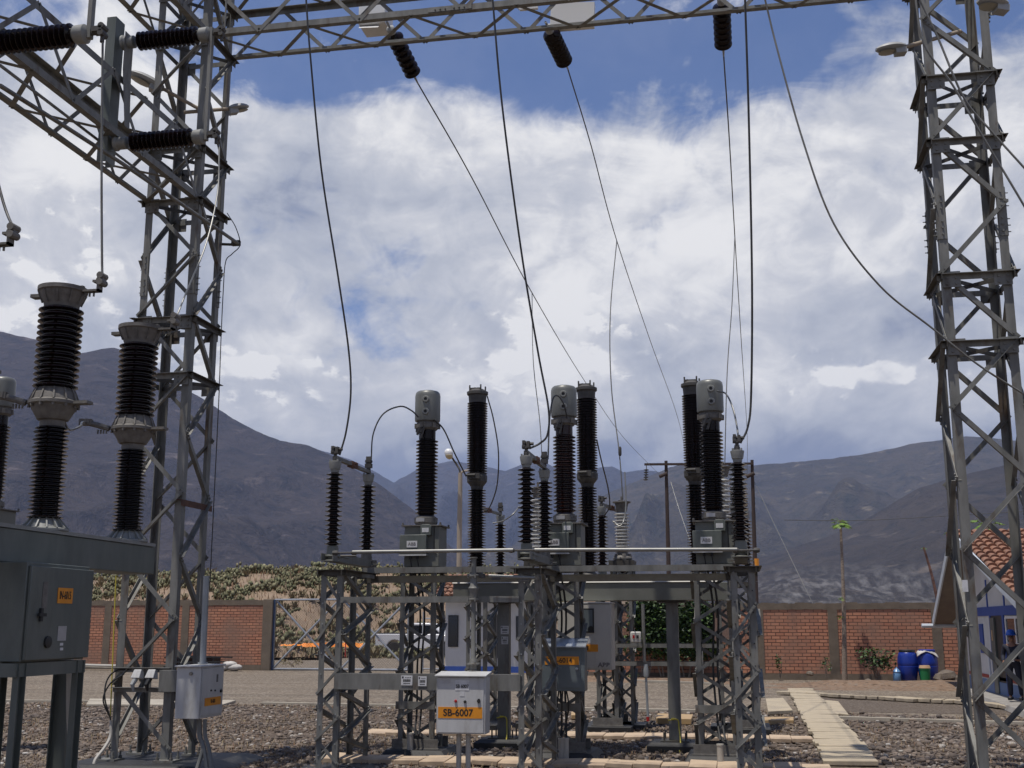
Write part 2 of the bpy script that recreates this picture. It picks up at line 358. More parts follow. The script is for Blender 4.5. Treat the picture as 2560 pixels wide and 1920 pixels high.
# tower pads
m=MB(); m.add([(-8.2,13.4,0),(-6.2,13.3,0),(-6.1,15.2,0),(-8.2,15.1,0),(-8.1,13.5,.1),(-6.4,13.45,.1),(-6.35,15.0,.1),(-8.1,14.95,.1)],[(4,5,6,7),(0,1,5,4),(1,2,6,5),(2,3,7,6),(3,0,4,7)])
tag(m.build('foundation_pad','tar',bevel=.02),'dark tarred foundation pad under the left lattice tower','foundation pad','foundation pads')
m=MB(); m.box(2.2,3.6,13.6,15,0,.05); tag(m.build('foundation_pad','tar',bevel=.02),'dark foundation pad under the right lattice tower','foundation pad','foundation pads')
# ------------------------------------------------------------ lamps on towers
def street_head(name,label,base,direction,length,r,arm_pts,group,lens='lens_grey',drop=.4):
    T=thing(name,label,'lamp',tuple(base),group)
    m=MB(); m.tube(arm_pts,.026,10); m.build('arm','pole_tan' if name!='x' else 'steel',T)
    d=V(direction).normalized(); m=MB()
    # flattened pod
    n=10; vs=[];k=9; s=d.cross(V((0,0,1))).normalized(); u=s.cross(d)
    for i in range(k):
        t=i/(k-1); rr=r*(math.sin(math.pi*min(.97,.1+t*.86))**.55); c=V(base)+d*length*t
        for j in range(n):
            a=2*math.pi*j/n; vs.append(c+s*math.cos(a)*rr+u*math.sin(a)*rr*(.55 if math.sin(a)>0 else .35))
    fs=[(i*n+j,i*n+(j+1)%n,(i+1)*n+(j+1)%n,(i+1)*n+j) for i in range(k-1) for j in range(n)]+[tuple(range(n-1,-1,-1)),tuple(range((k-1)*n,k*n))]
    m.add(vs,fs); m.obox(V(base)+d*length*.18-u*r*.45,(r*1.1,r*1.1,r*.6),Matrix((d,s,u)).transposed()); m.build('housing','lamp_grey',T,sharp=50)
    m=MB(); vs=[]
    for j in range(12):
        a=2*math.pi*j/12; vs.append(V(base)+d*length*(.62+.32*math.cos(a))+s*math.sin(a)*r*.75-u*r*.42)
    vs.append(V(base)+d*length*.62-u*r*.62); m.add(vs,[(j,(j+1)%12,12) for j in range(12)]); m.build('lens',lens,T,sharp=80)
    return T
b=P(408,222,Y=14.1)
street_head('tower_lamp','large street lamp head tilted up on a long pipe through the left tower',b,P(328,182,Y=13.9)-b,.5,.14,[P(408,222,Y=14.1),P(497,272,Y=14.35)],'lamps clamped to the towers')
b=P(572,272,Y=14.5)
street_head('tower_lamp','small grey street lamp sticking out right of the left tower',b,P(622,267,Y=14.7)-b,.3,.11,[P(460,281,Y=14.35),P(572,272,Y=14.5)],'lamps clamped to the towers')
b=P(2262,118,Y=14.15)
street_head('tower_lamp','grey street lamp sticking out left of the right tower',b,P(2198,124,Y=14.1)-b,.36,.12,[P(2262,118,Y=14.15),P(2402,78,Y=14.4)],'lamps clamped to the towers')
b=P(2515,14,Y=13.2)
street_head('tower_lamp','lamp underside cut off by the picture corner above the right tower',b,V((-1,-.3,.12)),.34,.13,[b,P(2470,22,Y=13.8)],'lamps clamped to the towers')
# ------------------------------------------------------------ post insulator parts
def porcelain_post(T,base,axis,zs,rc,rs,n,mat='porcelain',name='insulator',alt=0.,seg=26,local=False):
    m=MB(); m.lathe(sheds(n,zs[0],zs[1],rc,rs,alt),base,axis,seg); return m.build(name,mat,T,sharp=50,local=local)
# disconnector pole (built once at origin: front post at 0,0 ; rear post at +.98 y)
def disconnector():
    T=thing('disconnect_switch','x','switch',(0,0,0))
    m=MB(); m.chan((0,-.2,.0),(0,1.6,.0),.16,.1,.009,(1,0,0),-1); 
    for v in range(len(m.v)): x,y,z=m.v[v]; m.v[v]=(x,y,z+.1-.1)
    m.build('base_channel','steel',T)
    for k,(y,zl) in enumerate(((0,0),(1.38,0))):
        hub=MB(); hub.lathe([(.11,0),(.11,.02),(.07,.03),(.07,.06),(.1,.065),(.1,.08),(.075,.085),(.07,.19),(.066,.2)],(0,y,0),n=18)
        for a in range(4): hub.lathe([(.012,0),(.012,.05)],(.085*math.cos(a*1.57+.7),y+.085*math.sin(a*1.57+.7),.04),n=6)
        hub.build('bearing_base','cast' if k else 'beam_paint',T,bevel=.003)
        porcelain_post(T,(0,y,0),(0,0,1),(.2,1.13),.047,.108,16)
        m=MB(); m.lathe([(.05,1.12),(.056,1.15),(.056,1.16),(.066,1.165),(.082,1.25),(.082,1.262),(.05,1.27)],(0,y,0),n=18)
        for a in range(4): m.obox((.07*math.cos(a*1.57+.78),y+.07*math.sin(a*1.57+.78),1.275),(.02,.02,.03),a)
        m.build('cap','cap_grey',T)
        m=MB()
        if k==0:
            m.lathe([(.035,1.27),(.035,1.31),(.022,1.32),(.022,1.36)],(0,y,0),n=10)
            m.box(-.05,.05,y-.04,y+.04,1.36,1.40); m.box(-.045,-.01,y-.045,y+.045,1.38,1.46); m.box(.01,.045,y-.045,y+.045,1.37,1.45)
            m.tube([(-.05,y,1.42),(.09,y,1.42)],.02,8); m.tube([(-.02,y-.05,1.44),(-.02,y+.05,1.44)],.018,8)
        else:
            m.lathe([(.03,1.27),(.03,1.36)],(0,y,0),n=10); m.box(-.045,.045,y-.035,y+.035,1.36,1.42); m.box(-.04,.04,y-.04,y+.04,1.435,1.47)
            m.box(-.035,.035,y-.02,y+.02,1.42,1.52); m.tube([(-.05,y,1.39),(.05,y,1.39)],.016,8); m.tube([(-.05,y,1.45),(.05,y,1.45)],.016,8)
        m.build('terminal_clamp','cast_dark',T)
    m=MB(); m.box(-.03,.03,-.02,.72,1.29,1.335); m.box(-.026,.026,.64,1.4,1.285,1.325); m.build('blade','steel',T)
    m=MB(); m.box(-.04,.04,.58,.8,1.275,1.35); m.tube([(-.05,.7,1.33),(.05,.7,1.33)],.022,8); m.tube([(-.05,.62,1.29),(.05,.62,1.29)],.015,8); m.build('contact','rust',T)
    m=MB(); m.tube([(.08,.02,.07),(.05,1.34,.06)],.013,8); m.box(-.02,.1,-.03,.03,.055,.07); m.box(-.16,.16,1.35,1.4,.03,.045); m.build('linkage','steel',T)
    return T
D0=disconnector(); DX=(-4.98,-2.51,.045); DY=14.07; DZ=2.51
dl=('black three-phase disconnect switch pole on the leftmost front column','black disconnect switch pole in the middle of the front frame','black disconnect switch pole at the right end of the front frame')
for i,x in enumerate(DX):
    o=D0 if i==0 else copy_tree(D0); o.location=(x,DY,DZ); o['label']=dl[i]; o['group']='disconnect switch poles on the front frame'
    for c in o.children: pass
D0['label']='black disconnect switch pole at the left end of the front frame'
# ------------------------------------------------------------ front support frame
FR=thing('steel_structure','large grey lattice steel frame of three columns carrying the front disconnect switches','steel frame',(-2.46,14.6,0))
for ci,x in enumerate((-5.09,-2.6,-.085)):
    x0,x1,y0,y1=x,x+.275,14.0,15.2
    legs4(FR,x0,x1,y0,y1,.02,2.4,.07,.008)
    e=.01; zf=[.02+.305*k for k in range(8)]+[2.38]
    def zigb(A,B,st,zs,mat='steel'): zig(FR,A,B,zs,st,mat,.036 if A[1]==B[1] else .05)
    zigb((x0,y0-e),(x1,y0-e),1,[.08,.36,.62,.9,1.2,1.55,1.95,2.35])
    zigb((x1+e,y0),(x1+e,y1),1,[.15,.4,.65,.93,1.2,1.62,1.93,2.38])
    zigb((x0,y1+e),(x1,y1+e),0,[.08,.42,.76,1.1,1.44,1.78,2.12,2.38])
    zigb((x0-e,y0),(x0-e,y1),0,[.1,.42,.74,1.06,1.38,1.7,2.02,2.38])
    for y in (y0-.012,y1+.012):
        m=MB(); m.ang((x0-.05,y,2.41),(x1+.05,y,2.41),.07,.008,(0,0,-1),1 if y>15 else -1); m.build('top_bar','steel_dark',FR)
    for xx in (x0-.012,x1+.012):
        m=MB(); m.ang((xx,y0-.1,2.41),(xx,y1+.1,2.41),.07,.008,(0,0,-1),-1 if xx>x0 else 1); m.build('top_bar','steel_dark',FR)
    m=MB()
    for k in range(7):
        for q,z in ((x0+.035,.3*k+.2),(x1-.035,.3*k+.33)): m.lathe([(.009,0),(.009,.01)],(q,y0-.002,z+.05*(k%2)),(0,-1,0),6)
    m.build('bolt_heads','steel_light' if ci<2 else 'black',FR)
for xa,xb in ((-4.98+.09,-2.51-.09),(-2.51+.09,.045-.11)):
    m=MB(); m.chan((xa,15.0,2.445),(xb,15.0,2.445),.075,.06,.007,(0,0,1),-1); m.build('cross_channel','steel',FR)
    m=MB(); m.bar((xa,15.12,2.33),(xb,15.12,2.33),.09,.03); m.build('cross_channel','steel_dark',FR)
m=MB(); m.bar((-4.90,14.35,2.38),(-4.72,15.0,2.36),.05,.01); m.build('knee_brace','steel',FR)
m=MB(); m.box(-4.82,-2.585,13.955,13.985,2.005,2.078); m.box(-4.82,-2.585,13.985,14.03,2.005,2.015); m.build('cross_channel','steel',FR)
m=MB(); m.box(-4.87,-2.57,13.955,13.97,.975,1.165); m.box(-4.87,-2.57,13.97,14.03,1.157,1.165); m.box(-4.87,-2.57,13.97,14.03,.975,.983)
m.build('wide_channel','steel',FR)
# paper tags on the wide channel
def paper_tag(T,c,w,h,seed,side='F'):
    c=V(c); m=MB(); m.box(c.x-w/2,c.x+w/2,c.y-.003,c.y,c.z-h/2,c.z+h/2); o=m.build('paper_tag','plate_white',T)
    m=MB(); r=random.Random(seed); x=c.x-w*.32
    m.box(c.x-w*.42,c.x-w*.28,c.y-.0045,c.y-.003,c.z+h*.22,c.z+h*.4)
    for k in range(4): m.box(c.x-w*.15+k*w*.14,c.x-w*.07+k*w*.14,c.y-.0045,c.y-.003,c.z+h*.26,c.z+h*.33)
    while x<c.x+w*.32:
        d=r.uniform(.003,.009); m.box(x,x+d*.6,c.y-.0045,c.y-.003,c.z-h*.14,c.z+h*.12); x+=d
    m.box(c.x-w*.3,c.x+w*.3,c.y-.0045,c.y-.003,c.z-h*.34,c.z-h*.28); m.build('print','ink',o,local=False) if False else None
    q=m.build('print','ink',T); q.parent=o; return o
paper_tag(FR,P(1017,1701,Y=13.95),.14,.115,1); paper_tag(FR,P(1056,1703,Y=13.95),.105,.115,2)
for i,x in enumerate((-5.2,-2.7,-.2)):
    m=MB(); m.add([(x-.25,13.7,0),(x+.75,13.7,0),(x+.75,15.6,0),(x-.25,15.6,0),(x-.15,13.8,.03),(x+.62,13.8,.03),(x+.62,15.5,.03),(x-.15,15.5,.03)],[(4,5,6,7),(0,1,5,4),(1,2,6,5),(2,3,7,6),(3,0,4,7)])
    tag(m.build('foundation_pad','tar'),('dark foundation pad under the left column of the front frame','dark foundation pad under the middle column of the front frame','dark foundation pad under the right column of the front frame')[i],'foundation pad','foundation pads')
# operating rods
OR=thing('operating_rod','long pale horizontal tube linking the three front disconnect switches','rod',(-2.4,13.78,2.6))
m=MB(); m.tube([(-4.62,13.78,2.61),(-2.62,13.78,2.612)],.022,10); m.build('tube','wire_light',OR)
m=MB(); m.tube([(-2.36,13.78,2.61),(.0,13.78,2.588)],.022,10); m.build('tube','wire_light',OR)
for x0,x1,z in ((-4.85,-4.6,2.61),(-2.65,-2.33,2.615),(-.02,.22,2.585)):
    m=MB(); m.tube([(x0,13.8,z-.005),(x1,13.8,z-.005)],.012,8)
    for q in (x0,x1): m.lathe([(.026,0),(.03,.03),(.03,.05),(.02,.07)],(q-.035 if q==x1 else q-.03,13.8,z-.005),(1,0,0),8)
    m.build('fork_joint','cast_dark',OR)
m=MB(); m.tube([(-4.8,13.86,2.57),(-4.62,13.9,2.57),(-4.62,13.9,2.56)],.014,8); m.build('lever','cast_dark',OR)
# lower motor rod + vertical drive pipe
SB=thing('control_box','light grey control box with an orange SB-6007 strip on two posts','control box',(-3.15,13.6,.5))
x0,x1,y0,y1,z0,z1=-3.48,-2.9,13.55,13.8,.515,1.155
m=MB(); m.box(x0,x1,y0,y1,z0,z1); m.build('body','box_paint',SB,bevel=.006)
m=MB(); m.add([(x0-.015,y0-.045,z1),(x1+.015,y0-.045,z1),(x1+.015,y1+.02,z1+.03),(x0-.015,y1+.02,z1+.03),(x0-.015,y0-.045,z1+.015),(x1+.015,y0-.045,z1+.015),(x1+.015,y1+.02,z1+.05),(x0-.015,y1+.02,z1+.05)],[(0,3,2,1),(4,5,6,7),(0,1,5,4),(1,2,6,5),(2,3,7,6),(3,0,4,7)]); m.build('lid','box_paint',SB,bevel=.003)
m=MB(); m.box(x0+.015,x1-.02,y0-.012,y0-.001,z0+.015,z1-.015); door=m.build('door','box_paint',SB,bevel=.003)
m=MB(); m.box(x1-.085,x1-.065,y0-.03,y0-.012,.86,.91); m.lathe([(.02,0),(.02,.02)],(x1-.075,y0-.012,.885),(0,-1,0),10); m.build('handle','black',door)
m=MB(); m.box(x0+.025,x1-.035,y0-.016,y0-.012,.69,.815); st=m.build('label_strip','orange',SB); text('SB-6007',.105,'ink',st,((x0+x1)/2-.03,y0-.017,.75),FRONT,squeeze=1.0,bold=.002)
m=MB(); m.box(-3.255,-3.09,y0-.015,y0-.012,1.0,1.115); st=m.build('label_plate','plate_white',SB); text('SB 6007',.054,'ink',st,(-3.172,y0-.016,1.045),FRONT,squeeze=.85,bold=.0012)
m=MB(); m.box(-3.2,-3.145,y0-.015,y0-.012,.935,.99); m.build('small_tag','plate_white',SB)
m=MB(); m.box(-3.44,-3.31,y0-.0135,y0-.012,1.075,1.135); m.build('maker_plate','plate_grey',SB)
m=MB(); m.lathe([(.017,0),(.017,.012),(.012,.02)],(-3.247,y0-.012,.88),(0,-1,0),12); m.build('red_button','tail_red',SB)
m=MB(); m.lathe([(.017,0),(.017,.012),(.012,.02)],(-3.137,y0-.012,.875),(0,-1,0),12); m.build('black_button','black',SB)
for x in (-3.235,-3.125):
    m=MB(); m.tube([(x,13.66,0),(x,13.66,.52)],.03,12); m.build('post','pvc',SB)
DP=thing('drive_pipe','vertical grey drive pipe with flanged couplings rising from the SB-6007 box','pipe',(-3.12,13.85,1.2))
m=MB(); m.lathe([(.075,1.2),(.075,1.215),(.05,1.22),(.05,1.27),(.085,1.275),(.085,1.295),(.05,1.3),(.04,1.34),(.028,1.36),(.028,2.02),(.065,2.03),(.065,2.045),(.045,2.05),(.05,2.12),(.065,2.17),(.045,2.2),(.04,2.3),(.065,2.31),(.065,2.325),(.03,2.33),(.03,2.52),(.045,2.525),(.045,2.54)],(-3.12,13.87,0),n=16)
for z in (1.285,2.037,2.317):
    for a in range(4): m.lathe([(.011,0),(.011,.05)],(-3.12+.07*math.cos(a*1.57+.5),13.87+.07*math.sin(a*1.57+.5),z-.025),n=6)
m.build('shaft','steel',DP)
LR=thing('link_rod','short pale tube with fork ends below the beam between drive pipe and middle column','rod',(-2.8,13.9,2.31))
m=MB(); m.tube([P(1222,1440,Y=13.88),P(1340,1445,Y=13.88)],.02,10); m.build('tube','wire_light',LR)
m=MB(); 
for p in (P(1205,1440,Y=13.88),P(1345,1445,Y=13.88)): m.obox(p,(.07,.05,.05),0); m.lathe([(.03,0),(.03,.05)],p-V((0,0,.025)),n=8)
for p in (P(1240,1447,Y=13.88),P(1315,1449,Y=13.88)): m.obox(p,(.1,.03,.03),0)
m.build('fork_joint','cast_dark',LR)
# ------------------------------------------------------------ current transformers
def make_ct():
    T=thing('current_transformer','x','current transformer',(0,0,0))
    m=MB(); m.box(-.25,.25,-.22,.22,0,.56); m.build('tank','beam_paint',T,bevel=.006)
    m=MB(); m.box(-.29,.29,-.26,.26,.56,.575)
    for x in (-.27,.27):
        for y in (-.24,.24): m.lathe([(.015,.575),(.015,.61)],(x,y,0),n=6)
    m.build('top_plate','cast',T)
    m=MB(); m.box(-.285,.095,-.34,-.221,.17,.435); jb=m.build('junction_box','cabinet',T,bevel=.006)
    m=MB(); m.box(-.29,.1,-.35,-.33,.145,.165); m.box(-.29,.1,-.35,-.22,.155,.165)
    m.build('box_flange','box_paint',jb)
    m=MB(); m.box(-.18,-.03,-.346,-.341,.26,.35); pl=m.build('name_plate','plate_white',jb)
    pl2=text('ABB',.062,'letter_grey',jb,(-.105,-.347,.305),FRONT,bold=.001); pl2.name='lettering'
    m=MB()
    for x in (-.14,-.04): m.lathe([(.018,.1),(.018,.15)],(x,-.28,0),n=8); m.tube([(x,-.28,.1),(x+.02,-.26,-.05),(x,-.24,-.2)],.008,6)
    m.build('cable_gland','black',T)
    m=MB(); pts=[(0,.45),(.15,.45),(.15,.57),(.13,.6),(.02,.6),(0,.57)]
    m=MB(); m.add([(x,-.3,z-.02) for x,z in pts]+[(x,-.222,z-.02) for x,z in pts],[(0,1,2,3,4,5),tuple(range(11,5,-1))]+[(i,6+i,6+(i+1)%6,(i+1)%6) for i in range(6)]); gb=m.build('terminal_box','cabinet',T,bevel=.004)
    m=MB(); m.box(.025,.12,-.304,-.3,.47,.53); m.build('name_plate','plate_white',gb)
    m=MB(); m.tube([(.18,-.226,.57),(.18,-.226,.2),(.22,-.226,.17)],.006,6); m.build('thin_pipe','black',T)
    m=MB(); m.lathe([(.15,.575),(.15,.61),(.165,.62),(.165,.69),(.145,.7),(.14,.71)],n=24); m.build('flange','cast',T)
    m=MB(); m.box(-.1,.02,-.172,-.16,.63,.68); m.build('name_plate','plate_grey',T)
    pr=[(.128,.7)]+sheds(21,.74,1.82,.115,.16)[1:]+[(.12,1.82),(.12,2.0)]
    m=MB(); m.lathe(pr,n=30); ins=m.build('insulator','porcelain',T,sharp=50)
    m=MB(); m.lathe([(.13,1.95),(.15,1.97),(.165,1.98),(.165,2.04),(.15,2.06),(.15,2.09)],n=26)
    for a in range(6): m.obox((.165*math.cos(a*1.05+.3),.165*math.sin(a*1.05+.3),2.01),(.04,.04,.07),a*1.05+.3)
    m.build('clamp_ring','cast',T)
    m=MB(); m.lathe([(.178,2.08),(.183,2.1),(.183,2.45),(.176,2.49),(.155,2.515),(.1,2.53),(.01,2.535)],n=32); m.build('head','ct_head',T,sharp=50)
    for z in (2.2,2.38):
        m=MB(); m.lathe([(.05,0),(.05,.02),(.042,.035),(.024,.035),(.024,.01)],(.02,-.172,z),(0,-1,0),16); q=m.build('port','cap_grey',T); m=MB(); m.lathe([(.024,.0),(.024,.018)],(.02,-.177,z),(0,-1,0),12); m.build('port_hole','black',q)
    m=MB(); m.box(-.12,-.02,-.2,-.13,1.9,1.95); m.tube([(-.1,-.19,1.86),(-.05,-.19,1.97)],.02,8); m.tube([(-.04,-.18,1.82),(.0,-.18,1.97)],.015,8); m.build('terminal','cast_dark',T)
    return T
CT=make_ct(); CX=(-4.32,-2.33,-.29); CYY=16.1; CZ=2.53
cl=('current transformer with ribbed black insulator, left of the front three','current transformer with reddish black ribs in the middle behind the front frame','current transformer with ribbed black insulator, rightmost beside the tall breaker pole')
for i,x in enumerate(CX):
    o=CT if i==0 else copy_tree(CT); o.location=(x,CYY,CZ); o['label']=cl[i]; o['group']='current transformers'
    if i==1:
        for c in o.children:
            if c.name.startswith('insulator'):
                c.data=c.data.copy(); c.data.materials[0]=MT['porcelain_red']
p=P(12,942,Y=15.2); o=copy_tree(CT,None,(p.x-.02,15.2,p.z-2.54)); o['label']='current transformer cut by the left picture edge behind the breaker'; o['group']='current transformers'
ST4=thing('transformer_stand','grey steel post stand under the current transformer at the left edge','stand',(p.x,15.2,0))
m=MB(); m.box(p.x-.3,p.x+.3,14.95,15.45,p.z-2.66,p.z-2.542); m.build('top_frame','steel',ST4)
m=MB(); m.bar((p.x,15.2,0),(p.x,15.2,p.z-2.66),.25,.25,(1,0,0)); m.build('post','steel',ST4)
# stands
def stand(name,label,x,y,w,d,zb,zt,group,n=7,rail=None,mat='steel'):
    T=thing(name,label,'stand',(x,y,zb),group)
    x0,x1,y0,y1=x-w/2,x+w/2,y-d/2,y+d/2
    legs4(T,x0,x1,y0,y1,zb,zt,.065,.008,mat); e=.01; zs=[zb+.05+(zt-zb-.1)*k/n for k in range(n+1)]
    zig(T,(x0,y0-e),(x1,y0-e),zs,1,mat,.045); zig(T,(x1+e,y0),(x1+e,y1),zs,0,mat,.045); zig(T,(x0,y1+e),(x1,y1+e),zs,0,mat,.045); zig(T,(x0-e,y0),(x0-e,y1),zs,1,mat,.045)
    m=MB(); m.box(x0-.03,x1+.03,y0-.03,y0+.05,zt,zt+.07); m.build('top_bar','steel_dark',T); m=MB(); m.box(x0-.03,x1+.03,y1-.05,y1+.03,zt,zt+.07); m.build('top_bar','steel_dark',T)
    m=MB(); m.box(x0-.05,x0+.03,y0-.05+.09,y1+.05-.09,zt,zt+.072); m.box(x1-.03,x1+.05,y0+.04,y1-.04,zt,zt+.072); m.build('top_bar','steel_dark',T)
    m=MB(); m.box(x0-.07,x1+.07,y0-.04,y0-.02,zb,zb+.13); m.box(x0-.09,x1+.09,y0-.08,y0-.039,zb,zb+.015); m.build('base_channel','cast',T)
    m=MB(); m.box(x0-.07,x1+.07,y1+.02,y1+.04,zb,zb+.13); m.build('base_channel','cast',T)
    if rail:
        m=MB(); m.box(x0-.03,x1+.02,y0-.035,y0-.015,rail,rail+.1); m.build('rail','steel',T)
    return T
sl=('lattice stand under the left current transformer','lattice stand under the middle current transformer with a blue-grey box','lattice stand under the right current transformer')
for i,x in enumerate(CX):
    stand('transformer_stand','grey '+sl[i],x-.04,16.12,.5,.5,.1,2.45,'transformer stands',7,rail=.62 if i==0 else .62)
    m=MB(); a=x-.04; m.add([(a-.45,15.65,0),(a+.5,15.65,0),(a+.5,16.7,0),(a-.45,16.7,0),(a-.38,15.72,.1),(a+.4,15.72,.1),(a+.4,16.6,.1),(a-.38,16.6,.1)],[(4,5,6,7),(0,1,5,4),(1,2,6,5),(2,3,7,6),(3,0,4,7)])
    tag(m.build('foundation_pad','tar',bevel=.01),'dark foundation pad under the '+('left','middle','right')[i]+' transformer stand','foundation pad','foundation pads')
    # cables down the middle of the stands
    m=MB()
    for dx in (-.03,.03): m.tube(catmull([(x+dx-.08,15.95,2.5),(x+dx-.02,16.05,1.9),(x+dx-.05,16.05,1.2),(x+dx-.02,15.95,.6),(x+.02+dx,15.7,.3)]),.015,6)
    tag(m.build('cable_bundle','black'),'pair of black cables running down inside the '+('left','middle','right')[i]+' transformer stand','cable','cables inside the stands')
# conduit stubs beside stands
for i,(px,py0,py1,g) in enumerate(((1025,1832,1884,'left'),(1404,1845,1899,'middle'),(1414,1845,1899,'middle'),(1802,1860,1912,'right'))):
    b=P(px,py1,Z=.05); m=MB(); h=P(px,py0,Y=b.y).z; m.lathe([(.042,-.05),(.042,h-.02),(.047,h-.02),(.047,h),(.03,h)],(b.x,b.y,0),n=14)
    tag(m.build('conduit_stub','pvc'),('grey plastic conduit stub in front of the left transformer stand','left one of two conduit stubs in front of the middle stand','right one of two conduit stubs in front of the middle stand','grey plastic conduit stub in front of the right transformer stand')[i],'conduit','conduit stubs')
# blue-grey box TC-6014
BB=thing('junction_box','blue-grey metal box with an orange label ending 6014 and bright lid','junction box',(-2.35,15.75,.9))
x0=P(1352,1660,Y=15.6).x; x1=P(1462,1660,Y=15.6).x; z0=ZZ(1410,1728,15.6); z1=ZZ(1410,1618,15.6)
m=MB(); m.box(x0,x1,15.6,15.86,z0,z1); m.build('body','box_blue',BB,bevel=.006)
m=MB(); m.box(x0+.04,x1-.06,15.588,15.6,z0+.04,z1-.05); m.build('door','box_blue',BB,bevel=.003)
m=MB(); m.add([(x0-.02,15.55,z1),(x1+.02,15.55,z1),(x1+.02,15.88,z1+.1),(x0-.02,15.88,z1+.1),(x0-.02,15.55,z1+.015),(x1+.02,15.55,z1+.015),(x1+.02,15.88,z1+.115),(x0-.02,15.88,z1+.115)],[(0,3,2,1),(4,5,6,7),(0,1,5,4),(1,2,6,5),(2,3,7,6),(3,0,4,7)]); m.build('lid','zinc',BB)
xa=P(1362,1650,Y=15.58).x; xb=P(1447,1650,Y=15.58).x; za=ZZ(1400,1662,15.58); zb=ZZ(1400,1641,15.58)
m=MB(); m.box(xa,xb,15.584,15.588,za,zb); st=m.build('label_strip','orange',BB); text('TC-6014',.088,'ink',st,((xa+xb)/2-.02,15.583,(za+zb)/2),FRONT,squeeze=.98,bold=.0015)
m=MB(); m.lathe([(.018,0),(.018,.02),(.01,.03)],P(1442,1672,Y=15.588),(0,-1,0),10); m.build('lock','zinc',BB)
m=MB()
for k in range(5): 
    bx=x0+.12+k*.05; m.tube(catmull([(bx,15.72,z0),(bx+.03*math.sin(k*2),15.7,.7),(bx-.02,15.75,.45),(-2.42+.02*k,15.62,.3)]),.011,6)
m.build('cable','black',BB)
# ------------------------------------------------------------ middle circuit breaker (behind)
BR=thing('circuit_breaker','three-pole circuit breaker on a long grey box beam behind the transformers','circuit breaker',(-2.15,17.3,0))
bx0,bx1=-4.14,-.12
m=MB(); m.box(bx0,bx1,17.02,17.55,2.08,2.33); m.build('beam','beam_paint',BR,bevel=.006)
m=MB(); m.prof((bx0-.01,0,0),(-.28,0,0),[(17.0,2.335),(17.57,2.335),(17.57,2.45),(17.07,2.45)],(0,1,0)); m.build('beam_cover','box_beige',BR,bevel=.003)  # lighter paint than the beam: sunlight on the slanted cover put into its colour
m=MB(); m.lathe([(.02,0),(.02,.01)],(bx0+.08,17.0,2.39),(0,-1,0),10); m.build('bolt_heads','black',BR)
zb0=2.56; zt=[5.36,5.36,5.36]
for i,x in enumerate((-3.85,-2.16,-.57)):
    T=thing('interrupter_pole','x','pole'); del T['label']; del T['category']; T.parent=BR; T.location=V((x,17.3,0))-V(BR.location)
    m=MB(); m.lathe([(.14,2.43),(.14,2.45),(.1,2.5),(.1,2.57)],(x,17.3,0),n=20); m.build('base_flange','cast_dark',T)
    m=MB(); m.lathe(sheds(29,2.56,3.76,.083,.14),(x,17.3,0),n=24); m.build('lower_insulator','porcelain',T,sharp=50)
    m=MB(); m.lathe([(.09,3.74),(.1,3.8),(.155,3.87),(.16,3.95),(.14,3.99),(.12,3.99)],(x,17.3,0),n=14); m.box(x-.1,x+.08,17.1,17.2,3.9,3.98); m.tube([(x-.12,17.1,3.95),(x+.02,17.08,3.95)],.02,8)
    m.build('middle_housing','cast_dark',T,sharp=20)
    m=MB(); m.lathe(sheds(29,3.98,5.1,.115,.158),(x,17.3,0),n=24); m.build('upper_insulator','porcelain',T,sharp=50)
    m=MB(); m.lathe([(.13,5.08),(.14,5.2),(.165,5.22),(.165,5.26),(.14,5.27),(.1,5.3),(.01,5.305)],(x,17.3,0),n=20); m.box(x-.1,x+.06,17.22,17.38,5.28,5.32)
    for a in range(4): m.lathe([(.012,5.24),(.012,5.36)],(x+.13*math.cos(a*1.57+.6),17.3+.13*math.sin(a*1.57+.6),0),n=6)
    m.build('top_flange','cast_dark',T)
for px,py,yb in ((1684,1860,0),(1258,1842,0)):
    g=P(px,py,Z=.14); y=17.28
    x=P(px,1700,Y=17.2).x
    m=MB(); m.box(x-.085,x+.085,17.2,17.36,.15,2.05); m.build('post','steel',BR,bevel=.004)
    m=MB(); m.box(x-.2,x+.2,17.1,17.46,2.05,2.078); m.box(x-.2,x+.2,17.08,17.48,.135,.15)
    for a in (-.15,.15):
        for b in (17.13,17.43): m.lathe([(.012,.15),(.012,.26)],(x+a,b,0),n=6)
    m.build('post_plate','steel_dark',BR)
    m=MB(); a=x; m.add([(a-.38,16.92,0),(a+.38,16.92,0),(a+.38,17.65,0),(a-.38,17.65,0),(a-.38,16.92,.09),(a+.38,16.92,.09),(a+.38,17.65,.09),(a-.38,17.65,.09),(a-.31,16.99,.135),(a+.31,16.99,.135),(a+.31,17.58,.135),(a-.31,17.58,.135)],[(8,9,10,11),(0,1,5,4),(1,2,6,5),(2,3,7,6),(3,0,4,7),(4,5,9,8),(5,6,10,9),(6,7,11,10),(7,4,8,11)])
    tag(m.build('foundation_pad','tar'),'black foundation pad under the '+('right' if px>1500 else 'left')+' breaker post','foundation pad','foundation pads')
    m=MB(); m.tube(catmull([(x-.09,17.18,.42),(x+.04,17.18,.43),(x+.06,17.17,.3),(x+.08,17.05,.15),(x+.07,16.9,.02)]),.009,6); m.lathe([(.03,0),(.03,.02)],(x-.02,17.18,.43),n=8)
    tag(m.build('earth_wire','earth_yellow'),'yellow earthing wire tied round the foot of the '+('right' if px>1500 else 'left')+' breaker post','wire','earthing wires')
paper_tag(BR,P(1262,1575,Y=17.19),.12,.12,3); paper_tag(BR,P(1262,1601,Y=17.19),.1,.11,4)
CB=thing('operating_cabinet','beige operating mechanism cabinet with a dark window hanging below the breaker beam','cabinet',(-2.2,16.95,1.1))
